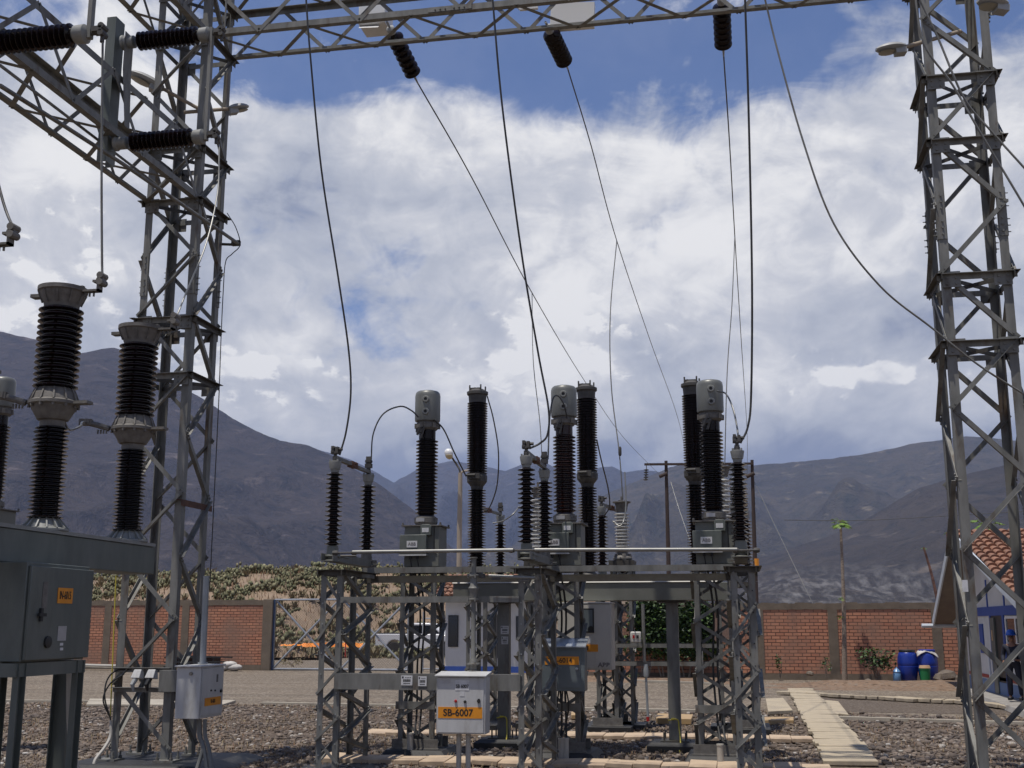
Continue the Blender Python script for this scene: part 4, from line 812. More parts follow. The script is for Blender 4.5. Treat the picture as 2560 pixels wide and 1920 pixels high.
# white panels behind top beam
def panel(label,pts,Y,th=.03):
    m=MB(); a=[P(*q,Y=Y) for q in pts]; n=len(a); m.add(a+[q+V((0,th,0)) for q in a],[tuple(range(n)),tuple(range(2*n-1,n-1,-1))]+[(i,n+i,n+(i+1)%n,(i+1)%n) for i in range(n)])
    tag(m.build('sign_board','lamp_white'),label,'panel','white panels on the top beam')
T=thing('white_box','white open box fitting above the left insulator string on the top beam','box',tuple(P(930,40,Y=14.9)))
a=P(897,12,Y=14.9);b=P(962,55,Y=14.9); m=MB(); m.box(a.x,b.x,14.9,15.3,b.z,a.z); m.build('housing','lamp_white',T,bevel=.01)
m=MB(); m.add([P(897,70,Y=14.85),P(945,68,Y=14.85),P(960,48,Y=15.3),P(902,52,Y=15.3)],[(0,1,2,3)]); m.build('flap','plate_white',T)
panel('large white rectangular panel hanging behind the top beam right of the middle string',[(1378,8),(1486,4),(1484,62),(1374,71)],14.95,.12)
panel('small white tapered panel behind the top beam left of the middle string',[(1288,14),(1345,4),(1344,20),(1300,24)],14.95,.05)
# ------------------------------------------------------------ ground and yard
def ground_mat(name,cols,scale=14,bump=.02,streak=False,fine=60):
    m=bpy.data.materials.new(name); m.use_nodes=True; nt=m.node_tree; n=nt.nodes; l=nt.links; b=n['Principled BSDF']; b.inputs['Roughness'].default_value=.95; b.inputs['Specular IOR Level'].default_value=.2
    tc=n.new('ShaderNodeTexCoord')
    def noise_(s,d=8,st=None):
        mp=n.new('ShaderNodeMapping'); l.new(tc.outputs['Object'],mp.inputs[0]); mp.inputs['Scale'].default_value=st or (1,1,1)
        t=n.new('ShaderNodeTexNoise'); t.inputs['Scale'].default_value=s; t.inputs['Detail'].default_value=d; t.inputs['Roughness'].default_value=.62; l.new(mp.outputs[0],t.inputs['Vector']); return t.outputs['Fac']
    def mix(f,a,b_):
        x=n.new('ShaderNodeMix'); x.data_type='RGBA'
        for k,v in (('Factor',f),('A',a),('B',b_)):
            if isinstance(v,tuple): x.inputs[k].default_value=(*v,1)
            elif isinstance(v,float): x.inputs[k].default_value=v
            else: l.new(v,x.inputs[k])
        return x.outputs['Result']
    def mr(v,a,c):
        r=n.new('ShaderNodeMapRange'); r.inputs['From Min'].default_value=a; r.inputs['From Max'].default_value=c; l.new(v,r.inputs['Value']); return r.outputs[0]
    c=mix(mr(noise_(.25),.35,.65),cols[0],cols[1]); c=mix(mr(noise_(scale),.4,.7),c,cols[2])
    if streak: c=mix(mr(noise_(.5,5,(.12,2.2,1)),.46,.62),c,cols[3])
    vo=n.new('ShaderNodeTexVoronoi'); vo.inputs['Scale'].default_value=fine; l.new(tc.outputs['Object'],vo.inputs['Vector'])
    hs=n.new('ShaderNodeSeparateColor'); l.new(vo.outputs['Color'],hs.inputs[0])
    c=mix(mr(hs.outputs[0],.72,1.0),c,cols[-1]); c=mix(mr(hs.outputs[1],.8,1.0),c,(cols[0][0]*.45,cols[0][1]*.45,cols[0][2]*.45))
    l.new(c,b.inputs['Base Color'])
    bp=n.new('ShaderNodeBump'); bp.inputs['Distance'].default_value=bump; l.new(vo.outputs['Distance'],bp.inputs['Height']); bp2=n.new('ShaderNodeBump'); bp2.inputs['Distance'].default_value=bump*2; l.new(noise_(3),bp2.inputs['Height']); l.new(bp.outputs[0],bp2.inputs['Normal']); l.new(bp2.outputs[0],b.inputs['Normal'])
    MT[name]=m
ground_mat('dirt',[(.2,.162,.122),(.245,.2,.155),(.145,.118,.09),(.145,.118,.092),(.34,.3,.24)],9,.03,True,20)
ground_mat('gravel_base',[(.13,.1,.078),(.17,.125,.09),(.09,.07,.056),(.22,.18,.14)],22,.03,False,22)
ground_mat('dark_gravel',[(.12,.095,.075),(.145,.115,.09),(.085,.07,.058),(.2,.17,.14)],20,.015,False,30)
ground_mat('red_earth',[(.2,.135,.09),(.155,.105,.072),(.25,.175,.12),(.2,.16,.125)],6,.02,False,12)
def sheet(name,pts,z,mat):
    m=MB(); m.add([(x,y,z) for x,y in pts],[tuple(range(len(pts)))]); return struct(m.build(name,mat))
sheet('ground',[(-9000,-4000),(9000,-4000),(9000,12000),(-9000,12000)],0,'dirt')
sheet('gravel_bed',[(-40,2),(14,2),(14,24.1),(4.6,24.1),(2.0,25.2),(-40,25.2)],.004,'gravel_base')
sheet('dark_gravel_bed',[(1.8,25.45),(14,24.3),(14,28.5),(5.2,28.5),(1.7,32.2)],.004,'dark_gravel')
# stones
def stones(name,label,N,gen,smin,smax,seed):
    rg=np.random.default_rng(seed); ph=(1+5**.5)/2
    iv=np.array([(-1,ph,0),(1,ph,0),(-1,-ph,0),(1,-ph,0),(0,-1,ph),(0,1,ph),(0,-1,-ph),(0,1,-ph),(ph,0,-1),(ph,0,1),(-ph,0,-1),(-ph,0,1)])/1.9
    fc=np.array([(0,11,5),(0,5,1),(0,1,7),(0,7,10),(0,10,11),(1,5,9),(5,11,4),(11,10,2),(10,7,6),(7,1,8),(3,9,4),(3,4,2),(3,2,6),(3,6,8),(3,8,9),(4,9,5),(2,4,11),(6,2,10),(8,6,7),(9,8,1)])
    xy=gen(rg,N); N=len(xy); s=smin+(smax-smin)*rg.random(N)**2.2
    sc=np.stack([s*rg.uniform(.8,1.5,N),s*rg.uniform(.7,1.1,N),s*rg.uniform(.4,.75,N)],1)
    v=iv[None]*(1+rg.uniform(-.22,.22,(N,12,1)))*sc[:,None]
    a=rg.uniform(0,6.28,N); t=rg.uniform(-.5,.5,N)
    ca,sa,ct,st=np.cos(a)[:,None],np.sin(a)[:,None],np.cos(t)[:,None],np.sin(t)[:,None]
    x,y,z=v[...,0],v[...,1],v[...,2]; x,z=x*ct-z*st,x*st+z*ct; x,y=x*ca-y*sa,x*sa+y*ca
    z=z+sc[:,2:3]*.55
    vv=np.stack([x+xy[:,0:1],y+xy[:,1:2],z],2).reshape(-1,3); ff=(fc[None]+12*np.arange(N)[:,None,None]).reshape(-1,3)
    me=bpy.data.meshes.new(name); me.vertices.add(len(vv)); me.vertices.foreach_set('co',vv.ravel()); me.loops.add(ff.size); me.loops.foreach_set('vertex_index',ff.ravel().astype(np.int32)); me.polygons.add(len(ff)); me.polygons.foreach_set('loop_start',np.arange(0,ff.size,3,dtype=np.int32)); me.update(calc_edges=True); me.validate()
    me.materials.append(MT['stone']); o=bpy.data.objects.new(name,me); COL.objects.link(o); o['kind']='stuff'; o['label']=label; o['category']='gravel'; return o
def gen(rg,N):
    y=12.8+12.3*rg.random(N)**1.25; x=y*rg.uniform(-.78,.3,N); k=(x<1.6)|(y<24.2); p=np.stack([x,y],1)[k]
    # keep slab path clear
    k=~((p[:,0]>1.0)&(p[:,0]<1.72)&(p[:,1]>13)); return p[k]
stones('gravel_stones','dark brown and grey gravel stones with a few pale ones covering the switchyard',42000,gen,.013,.05,3)
def gen2(rg,N):
    y=13+12*rg.random(N); x=y*rg.uniform(-.2,.26,N); k=~((x>1.0)&(x<1.72)); return np.stack([x,y],1)[k]
stones('gravel_stones','larger loose stones scattered among the gravel on the right',1500,gen2,.03,.075,5)
# dry weeds
def weeds(N,seed,gen,h0,h1,mat,name,label,wd=.004):
    rg=random.Random(seed); m=MB()
    for i in range(N):
        x,y=gen(rg); h=rg.uniform(h0,h1); a=rg.uniform(0,6.28); l=rg.uniform(.3,1.3)*h; w=wd*rg.uniform(.7,1.5); p=V((x,y,0.01)); d=V((math.cos(a),math.sin(a),0)); s=V((-d.y,d.x,0))*w
        q=p+d*l*.4+V((0,0,h*.7)); e=p+d*l+V((0,0,h*rg.uniform(.5,1)))
        m.add([p-s,p+s,q+s*.8,q-s*.8,e],[(0,1,2,3),(3,2,4)])
    o=m.build(name,mat); o['kind']='stuff'; o['label']=label; o['category']='grass'; return o
def gw(rg):
    while True:
        y=13+12*rg.random(); x=y*rg.uniform(-.75,.3)
        if noise.noise(V((x*.5,y*.5,3)))>-.05 and not (.9<x<1.8): return x,y
weeds(16000,4,gw,.02,.08,'dry_grass','dry_weeds','dry straw-coloured weeds lying between the gravel stones',.0035)
# kerbs
def kerb(pts,w=.09,h=.07,name='kerb'):
    m=MB()
    for a,b in zip(pts[:-1],pts[1:]): m.bar((a[0],a[1],h/2),(b[0],b[1],h/2),w,h,(0,1,0))
    return struct(m.build(name,'kerb',bevel=.006))
a=P(655,1757,Z=.05); b=P(1895,1779,Z=.05); kerb([(a.x,a.y),(b.x,b.y)])
a=P(2080,1791,Z=.06); b=P(2640,1808,Z=.06); kerb([(a.x,a.y),(b.x,b.y)])
a=P(1570,1700,Z=.05); b=P(1800,1708,Z=.05); kerb([(a.x,a.y),(b.x,b.y)])
a=P(-60,1751,Z=.05); b=P(300,1753,Z=.05); kerb([(a.x,a.y),(b.x,b.y)])
def slab(label,c,sz,rot=(0,0,0),mat='slab',group=None,name='concrete_slab'):
    from mathutils import Euler
    m=MB(); m.obox((0,0,0),sz,0); o=m.build(name,mat,bevel=.008); o.location=c; o.rotation_euler=Euler(rot)
    tag(o,label,'slab',group); return o
# cable trench covers front and back
rr=random.Random(5)
for row,(xa,xb,y,z,n,mat) in enumerate(((-5.35,1.0,15.02,.055,19,'slab'),(-2.75,1.0,18.75,.05,12,'slab'),(-6.0,-2.9,18.85,.03,8,'slab'))):
    st=(xb-xa)/n
    for i in range(n):
        x=xa+st*(i+.5)
        where=('front row of cable trench covers' ,'second row of cable trench covers','far left row of cable trench covers')[row]
        slab('tan concrete slab, one of the '+where,(x,y+rr.uniform(-.015,.015),z+rr.uniform(-.006,.01)),(st*.985,.52 if row==0 else .5,.06),(rr.uniform(-.03,.05),rr.uniform(-.035,.035),rr.uniform(-.02,.02)),mat,where)
# slab path
y=15.75; i=0
while y<32.6:
    d=rr.uniform(.3,.42); slab('pale slab, one of the row forming the narrow path to the house',(1.32+.012*(y-16)+rr.uniform(-.025,.025),y+d/2,.05+rr.uniform(-.004,.008)),(.66+rr.uniform(-.03,.05),d-.015,.06),(rr.uniform(-.015,.02),rr.uniform(-.02,.02),rr.uniform(-.03,.03)),'slab_path','path slabs','path_slab'); y+=d
def pslab(label,pts,z,th,mat='slab_path'):
    m=MB(); a=[P(*q,Z=z) for q in pts]; n=len(a); m.add([q-V((0,0,th)) for q in a]+a,[tuple(range(n-1,-1,-1)),tuple(range(n,2*n))]+[(i,(i+1)%n,n+(i+1)%n,n+i) for i in range(n)])
    o=m.build('concrete_slab',mat,bevel=.008); tag(o,label,'slab','loose concrete slabs'); return o
pslab('loose tilted pale slab lying left of the slab path',[(1920,1778),(1982,1775),(1958,1744),(1914,1746)],.1,.07)
pslab('larger loose pale slab lying right of the slab path',[(2058,1778),(2122,1786),(2096,1753),(2034,1747)],.07,.05)
pslab('small yellow-edged slab left of the path beside the loose slab',[(1900,1800),(1984,1800),(1984,1792),(1900,1792)],.09,.08,'yellow')
pslab('yellow-edged slab on the gravel behind the right breaker post',[(1640,1795),(1728,1797),(1733,1786),(1644,1783)],.12,.1,'yellow')
pslab('yellow-edged slab on the gravel behind the middle stand',[(1428,1787),(1447,1787),(1447,1779),(1428,1779)],.1,.08,'yellow')
pslab('long pale slab strip on the kerb line left of the control box',[(215,1760),(552,1762),(590,1750),(225,1746)],.06,.05,'kerb')
# broken edging
edge=[(1946,1728),(2060,1733),(2140,1739),(2230,1742),(2300,1747),(2390,1750),(2480,1757),(2600,1775)]
k=0
for a,b in zip(edge[:-1],edge[1:]):
    n=3
    for j in range(n):
        p=P(a[0]+(b[0]-a[0])*(j+.5)/n,a[1]+(b[1]-a[1])*(j+.5)/n,Z=.09); q=P(*b,Z=.09)-P(*a,Z=.09)
        slab('thin broken slab of the edging along the dark gravel by the house',(p.x,p.y,.06),(q.length/n*rr.uniform(.85,1.0),.35+rr.uniform(-.05,.15),.07),(rr.uniform(-.05,.05),rr.uniform(-.04,.04),math.atan2(q.y,q.x)),'slab_path','edging slabs','edging_slab')
# earth terrace by right wall
def lump(name,x0,x1,y0,y1,hf,mat,nx=60,ny=24):
    m=MB(); vs=[(x0+(x1-x0)*i/nx,y0+(y1-y0)*j/ny,hf(x0+(x1-x0)*i/nx,y0+(y1-y0)*j/ny)) for j in range(ny+1) for i in range(nx+1)]
    m.add(vs,[(j*(nx+1)+i,j*(nx+1)+i+1,(j+1)*(nx+1)+i+1,(j+1)*(nx+1)+i) for j in range(ny) for i in range(nx)]); return struct(m.build(name,mat,sharp=80))
def sm(a,b,x): t=max(0,min(1,(x-a)/(b-a))); return t*t*(3-2*t)
def terr(x,y):
    h=.05*sm(33,34.2,y)+.1*sm(35,35.6,y+.5*noise.noise(V((x*.7,0,0))))*sm(1.5,3,x)-.11*sm(37,38.4,y)
    return -.03+h*sm(.2,1.6,x)+.045*noise.fractal(V((x,y,0)),1,2,4)*sm(33,34,y)
lump('earth_terrace',.0,9,32.6,39.3,terr,'red_earth')
lump('earth_strip',-5.5,.6,36.2,39.3,lambda x,y:-.02+.1*sm(36.5,38,y)+.04*noise.noise(V((x,y,0))),'red_earth',40,14)
# ------------------------------------------------------------ brick walls
def brick_mat():
    m=bpy.data.materials.new('brick'); m.use_nodes=True; nt=m.node_tree; n=nt.nodes; l=nt.links; b=n['Principled BSDF']; b.inputs['Roughness'].default_value=.9
    tc=n.new('ShaderNodeTexCoord'); sp=n.new('ShaderNodeSeparateXYZ'); l.new(tc.outputs['Object'],sp.inputs[0])
    ad=n.new('ShaderNodeMath'); ad.operation='ADD'; l.new(sp.outputs[0],ad.inputs[0]); l.new(sp.outputs[1],ad.inputs[1])
    nw=n.new('ShaderNodeTexNoise'); nw.inputs['Scale'].default_value=1.2; l.new(tc.outputs['Object'],nw.inputs['Vector'])
    wz=n.new('ShaderNodeMath'); wz.operation='MULTIPLY_ADD'; l.new(nw.outputs['Fac'],wz.inputs[0]); wz.inputs[1].default_value=.04; l.new(sp.outputs[2],wz.inputs[2])
    cb=n.new('ShaderNodeCombineXYZ'); l.new(ad.outputs[0],cb.inputs[0]); l.new(wz.outputs[0],cb.inputs[1])
    br=n.new('ShaderNodeTexBrick'); br.inputs['Scale'].default_value=1; br.inputs['Brick Width'].default_value=.27; br.inputs['Row Height'].default_value=.107; br.inputs['Mortar Size'].default_value=.011; br.inputs['Mortar Smooth'].default_value=.2; br.inputs['Bias'].default_value=-.1
    br.inputs['Color1'].default_value=(.48,.22,.13,1); br.inputs['Color2'].default_value=(.36,.15,.09,1); br.inputs['Mortar'].default_value=(.065,.03,.022,1)
    l.new(cb.outputs[0],br.inputs['Vector'])
    t=n.new('ShaderNodeTexNoise'); t.inputs['Scale'].default_value=1.1; t.inputs['Detail'].default_value=8; l.new(tc.outputs['Object'],t.inputs['Vector'])
    r=n.new('ShaderNodeMapRange'); r.inputs['From Min'].default_value=.42; r.inputs['From Max'].default_value=.7; l.new(t.outputs['Fac'],r.inputs['Value'])
    x=n.new('ShaderNodeMix'); x.data_type='RGBA'; l.new(r.outputs[0],x.inputs['Factor']); l.new(br.outputs['Color'],x.inputs['A']); x.inputs['B'].default_value=(.26,.15,.105,1)
    l.new(x.outputs['Result'],b.inputs['Base Color'])
    bp=n.new('ShaderNodeBump'); bp.inputs['Distance'].default_value=.012; bp.invert=True; l.new(br.outputs['Fac'],bp.inputs['Height']); l.new(bp.outputs[0],b.inputs['Normal']); MT['brick']=m
brick_mat()
def wall(label,xa,xb,y,h,cols,plinth=.2):
    T=thing('brick_wall',label,'wall',((xa+xb)/2,y,0))
    m=MB(); m.box(xa,xb,y,y+.14,plinth,h-.2); m.build('brick_panel','brick',T)
    m=MB(); n=60; r=random.Random(3); pts=[]
    for i in range(n):
        x=xa+(xb-xa)*i/n; x2=xa+(xb-xa)*(i+1)/n; m.box(x,x2,y-.02,y+.16,h-.2-r.uniform(0,.02),h+r.uniform(-.02,.015))
    m.build('cap_beam','wall_concrete',T)
    m=MB(); m.box(xa,xb,y-.03,y+.17,-.02,plinth); m.build('plinth','wall_concrete',T)
    for c,w in cols:
        m=MB(); m.box(c-w/2,c+w/2,y-.025,y+.165,-.02,h-.19); m.build('pillar','wall_concrete',T)
    return T
YL=43.6; gx=lambda px,y=YL:P(px,1600,Y=y).x
zl=P(450,1500,Y=YL).z
wall('red brick wall with concrete pillars left of the wire gate',-36,gx(655),YL,zl,[(gx(200),.3),(gx(266),.3),(gx(461),.3),(gx(60),.3)])
T=thing('gate_pillar','wide concrete gate pillar at the right end of the left brick wall','pillar',(gx(666),YL,0)); m=MB(); m.box(gx(655)+.02,gx(680),YL-.1,YL+.35,-.02,zl+.02); m.build('shaft','wall_concrete',T,bevel=.02)
YR=39.4; zr=P(2100,1507,Y=YR).z
wall('red brick wall with concrete pillars and drums in front on the right',P(1440,1600,Y=YR).x,7.6,YR,zr,[(gx(2084,YR),.3),(gx(2344,YR),.3),(gx(1900,YR),.25)])
# ------------------------------------------------------------ gate
def leaf(label,pa,pb,y=YL+.1,h0=.06,h1=None):
    h1=h1 or P(800,1499,Y=y).z; xa,xb=P(pa,1600,Y=y).x,P(pb,1600,Y=y).x
    T=thing('wire_gate',label,'gate',((xa+xb)/2,y,0),'wire mesh gate leaves')
    m=MB(); c=[(xa,y,h0),(xb,y,h0),(xb,y,h1),(xa,y,h1),(xa,y,h0)]
    for a,b in zip(c[:-1],c[1:]): m.tube([a,b],.038,8)
    m.build('frame','gate_pipe',T)
    for a,b in ((0,2),(1,3)):
        m=MB(); m.tube([V(c[a])+V((0,.0+.05*a,0)),V(c[b])+V((0,.05*a,0))],.042,8); m.build('brace','gate_pipe',T)
    m=MB(); s=.1; w=xb-xa; hh=h1-h0; k=-int(hh/s)-1
    while k*s<w:
        for d in (1,-1):
            x0=k*s; z0=0; x1=k*s+hh; z1=hh
            if x0<0: z0-=x0; x0=0
            if x1>w: z1-=x1-w; x1=w
            if x1-x0>.02:
                if d>0: m.bar((xa+x0,y+.02,h0+z0),(xa+x1,y+.02,h0+z1),.0045,.0045)
                else: m.bar((xb-x0,y+.025,h0+z0),(xb-x1,y+.025,h0+z1),.0045,.0045)
        k+=1
    m.build('wire_mesh','mesh_wire',T); return T
leaf('left leaf of the wire mesh gate with crossed pipe braces',684,846); leaf('right leaf of the wire mesh gate with the truck showing through',853,1020)
T=thing('gate_post','blue steel post between left gate leaf and concrete pillar','post',(gx(681),YL,0)); m=MB(); a=P(680,1600,Y=YL+.05).x; m.box(a,a+.07,YL+.02,YL+.12,0,zl); m.build('post','gate_blue',T)
T=thing('small_gate','narrow dark framed wicket gate left of the guard house','gate',(gx(1085),YL,0))
m=MB(); a,b=gx(1057),gx(1108)
for z in (.1,1.2,1.95): m.tube([(a,YL+.05,z),(b,YL+.05,z)],.025,8)
for x in (a,b): m.tube([(x,YL+.05,0),(x,YL+.05,2.2)],.03,8)
m.build('frame','gate_pipe',T)
# ------------------------------------------------------------ guard house
YG=43.2; ga=P(1113,1600,Y=YG).x; gb=P(1342,1600,Y=YG).x
GH=thing('guard_house','small white guard house with dark windows and red tile roof behind the transformers','building',((ga+gb)/2,YG,0))
m=MB(); m.box(ga,gb,YG,YG+3.5,.22,2.75); m.build('wall','white_wall',GH)
m=MB(); m.box(ga-.02,gb+.02,YG-.02,YG+3.52,0,.22); m.build('base_stripe','blue_paint',GH)
for pa,pb,y0,y1 in ((1120,1146,1538,1617),(1214,1244,1536,1645),(1290,1318,1540,1600)):
    a=P(pa,y1,Y=YG-.03);b=P(pb,y0,Y=YG-.03); m=MB(); m.box(a.x,b.x,YG-.04,YG-.003,a.z,b.z); f=m.build('window','black',GH); m=MB(); m.box(a.x+.04,b.x-.04,YG-.045,YG-.04,a.z+.04,b.z-.04); m.build('pane','glass_dark',f)
def tiles(T,x0,x1,ridge,eave,sp=.2,L=.36,mat='tile',axis='x'):
    """barrel tiles running from ridge (y,z) down to eave (y,z), spread along x"""
    m=MB(); r=random.Random(2); ry,rz=ridge; ey,ez=eave; D=V((0,ey-ry,ez-rz)); n=max(1,int(D.length/L)); d=D/n; up=V((0,-(ez-rz),(ey-ry))).normalized(); up=up if up.z>0 else -up
    x=x0
    while x<x1:
        for k in range(n):
            p=V((x+r.uniform(-.012,.012),ry,rz))+d*k+up*(.02+r.uniform(0,.012)); q=p+d*1.12+up*.02; p=p-up*.03; vs=[]
            for c,rad in ((p,sp*.42),(q,sp*.5)):
                for j in range(7):
                    a=math.pi*j/6; vs.append(c+V((-math.cos(a)*rad,0,0))+up*math.sin(a)*rad*.75)
            m.add(vs,[(j,j+1,8+j,7+j) for j in range(6)]+[tuple(range(7,14))])
        x+=sp
    return m.build('roof_tiles',mat,T,sharp=40)
m=MB(); m.add([(ga-.3,YG-.5,2.75),(gb+.3,YG-.5,2.75),(gb+.3,YG+1.7,3.6),(ga-.3,YG+1.7,3.6),(ga-.3,YG+4,2.7),(gb+.3,YG+4,2.7)],[(0,1,2,3),(3,2,5,4),(0,3,4),(1,5,2)]); m.build('roof','soffit',GH)
tiles(GH,ga-.25,gb+.3,(YG+1.7,3.6),(YG-.5,2.75))
# ------------------------------------------------------------ pickup truck
tp=P(937,1645,Z=0); ty=62.0; tx=P(937,1600,Y=ty).x; g0=P(985,1642,Y=ty).z
TR=thing('pickup_truck','white pickup truck parked behind the wire gate, rear end to the left','pickup truck',(tx+2.6,ty,g0))
def side(m,pts,y0,y1): 
    n=len(pts); m.add([(tx+x,y0,g0+z) for x,z in pts]+[(tx+x,y1,g0+z) for x,z in pts],[tuple(range(n)),tuple(range(2*n-1,n-1,-1))]+[(i,n+i,n+(i+1)%n,(i+1)%n) for i in range(n)])
arch=lambda cx,r=.47:[(cx+r*math.cos(a),.42+r*math.sin(a)) for a in [math.pi*(1-k/8) for k in range(9)]]
m=MB(); side(m,[(.02,.55),(.5,.5)]+arch(1.1)+[(1.65,.42)]+[(3.55,.42)]+arch(4.15)+[(4.75,.5),(5.15,.55),(5.15,.95),(4.9,1.08),(3.7,1.18),(1.85,1.2),(.02,1.2)],ty,ty+1.75); m.build('body','car_white',TR,bevel=.04)
m=MB(); side(m,[(1.8,1.15),(3.85,1.15),(3.15,1.72),(2.95,1.78),(2.0,1.78),(1.85,1.68)],ty+.12,ty+1.63); cab=m.build('cab','car_white',TR,bevel=.05)
m=MB(); side(m,[(1.95,1.22),(2.6,1.22),(2.6,1.66),(1.98,1.66)],ty+.105,ty+.118); m.build('window','glass_dark',cab)
m=MB(); side(m,[(2.68,1.22),(3.6,1.22),(3.1,1.66),(2.68,1.66)],ty+.105,ty+.118); m.build('window','glass_dark',cab)
m=MB(); m.box(tx+.1,tx+1.75,ty+.1,ty+1.65,g0+1.2,g0+1.25); m.build('bed_cover','black',TR)
m=MB(); m.tube([(tx+1.6,ty+.2,g0+1.2),(tx+1.55,ty+.2,g0+1.6),(tx+1.5,ty+1.5,g0+1.6),(tx+1.5,ty+1.5,g0+1.2)],.035,8); m.tube([(tx+1.55,ty+.2,g0+1.6),(tx+.9,ty+.2,g0+1.24)],.03,8); m.build('roll_bar','black',TR)
m=MB(); m.box(tx-.08,tx+.1,ty+.05,ty+1.7,g0+.48,g0+.66); m.build('bumper','cap_grey',TR,bevel=.02)
m=MB(); m.box(tx+.2,tx+.42,ty-.008,ty,g0+.84,g0+.88); m.build('side_marker','tail_red',TR)
for cx in (1.1,4.15):
    for y,q in ((ty+.02,-1),(ty+1.73,1)):
        m=MB(); m.lathe([(.2,-.12),(.36,-.12),(.39,-.08),(.39,.08),(.36,.12),(.2,.12)],(tx+cx,y-q*.06,g0+.39),(0,q,0),26); w=m.build('wheel','tyre',TR,sharp=40); m=MB(); m.lathe([(.21,.06),(.2,.1),(.08,.07),(.05,.1),(.01,.1)],(tx+cx,y-q*.06,g0+.39),(0,q,0),20); m.build('rim','rim',w)
# orange netting beyond gate
m=MB(); a=P(700,1612,Y=60); b=P(905,1612,Y=60); r=random.Random(8); n=50
vs=[];
for i in range(n+1):
    x=a.x+(b.x-a.x)*i/n; zz=a.z+.03*r.uniform(-1,1); th=(.16+.06*r.random())*(.3 if i<14 else 1); vs+=[(x,60+.1*r.random(),zz-th/2),(x,60.1+.1*r.random(),zz+th/2)]
m.add(vs,[(2*i,2*i+2,2*i+3,2*i+1) for i in range(n)]); m.add([(x,y+.02,z) for x,y,z in vs],[(2*i+1,2*i+3,2*i+2,2*i) for i in range(n)])
tag(m.build('safety_net','orange_net'),'strip of orange safety netting stretched across the ground beyond the gate','safety net')
m=MB(); c=P(863,1643,Y=58); m.lathe([(.03,0),(.03,.75),(.02,.78)],c,n=8); tag(m.build('marker_stake','tail_red'),'short red stake standing beyond the gate','stake')
# ------------------------------------------------------------ cactus hillside
def hill(x,y):
    e=sm(-14,-20,x-.12*(y-60)+0*y); y0_=y; y=y-7.5*sm(-27,-22,x)
    h=.75*sm(58.5,60.5,y+noise.noise(V((x*.15,0,1))))+3.6*sm(60,84,y)*(.82+.22*sm(-60,-25,x)) +1.0*sm(66,70,y+1.5*noise.noise(V((x*.1,y*.1,4))))
    return -.3+(.3+h)*max(.12,e)+.3*noise.fractal(V((x*.25,y*.25,0)),1,2,5)*sm(57,62,y)-.9*sm(90,130,y)
lump('hillside',-110,10,56,140,hill,'earth',150,110)
def pads(N,seed):
    rg=np.random.default_rng(seed); rnd=random.Random(seed); P_=[]
    k=0
    while k<N:
        y=rnd.uniform(60,96) if rnd.random()<.8 else rnd.uniform(46.5,58); x=rnd.uniform(-.78,-.05)*y
        if y<58 and (x>-28 or rnd.random()<.35): continue
        d=noise.noise(V((x*.16,y*.16,7)))+.5*noise.noise(V((x*.5,y*.5,2)))
        if d<.02: continue
        if y>60 and hill(x,y)<1.3 and rnd.random()<.6: continue
        z0=hill(x,y) if y>57 else 0.; s=rnd.uniform(.7,1.25); k+=1
        pts=[(x,y,z0+.1)]
        for j in range(rnd.randint(3,9)):
            b=rnd.choice(pts); a=rnd.uniform(0,6.28); pts.append((b[0]+.26*s*math.cos(a),b[1]+.2*s*math.sin(a),b[2]+rnd.uniform(.0,.2)*s))
        for p in pts: P_.append((*p,s))
    A=np.array(P_); n=len(A); ang=np.linspace(0,2*np.pi,8,endpoint=False); base=np.stack([np.cos(ang)*.72,0*ang,np.sin(ang)],1); base=np.vstack([base,[[0,.08,0],[0,-.08,0]]])
    sz=rg.uniform(.09,.2,n)*A[:,3]; v=base[None]*sz[:,None,None]; a=rg.uniform(0,6.28,n)[:,None]; t=rg.uniform(-.9,.9,n)[:,None]
    x,y,z=v[...,0],v[...,1],v[...,2]; x,z=x*np.cos(t)-z*np.sin(t),x*np.sin(t)+z*np.cos(t); x,y=x*np.cos(a)-y*np.sin(a),x*np.sin(a)+y*np.cos(a)
    vv=np.stack([x+A[:,0:1],y+A[:,1:2],z+A[:,2:3]],2).reshape(-1,3)
    f=np.array([(i,(i+1)%8,8) for i in range(8)]+[((i+1)%8,i,9) for i in range(8)]); ff=(f[None]+10*np.arange(n)[:,None,None]).reshape(-1,3)
    me=bpy.data.meshes.new('cactus_thicket'); me.vertices.add(len(vv)); me.vertices.foreach_set('co',vv.ravel()); me.loops.add(ff.size); me.loops.foreach_set('vertex_index',ff.ravel().astype(np.int32)); me.polygons.add(len(ff)); me.polygons.foreach_set('loop_start',np.arange(0,ff.size,3,dtype=np.int32)); me.update(calc_edges=True); me.validate(); me.materials.append(MT['cactus'])
    o=bpy.data.objects.new('cactus_thicket',me); COL.objects.link(o); o['kind']='stuff'; o['label']='dense grey-green prickly pear cactus covering the dry hillside behind the left wall'; o['category']='cactus'
pads(4200,11)
def gh(rg):
    y=rg.uniform(60,95); x=rg.uniform(-.78,-.1)*y; return x,y
m=MB(); rg=random.Random(9)
for i in range(11000):
    x,y=gh(rg); z=hill(x,y); h=rg.uniform(.2,.55); a=rg.uniform(0,6.28); w=.03
    m.add([(x-w,y,z),(x+w,y,z),(x+.3*h*math.cos(a),y+.3*h*math.sin(a),z+h)],[(0,1,2)])
o=m.build('dry_grass','dry_grass'); o['kind']='stuff'; o['label']='dry yellow grass tufts between the cactus on the hillside'; o['category']='grass'
m=MB(); rg=random.Random(14)
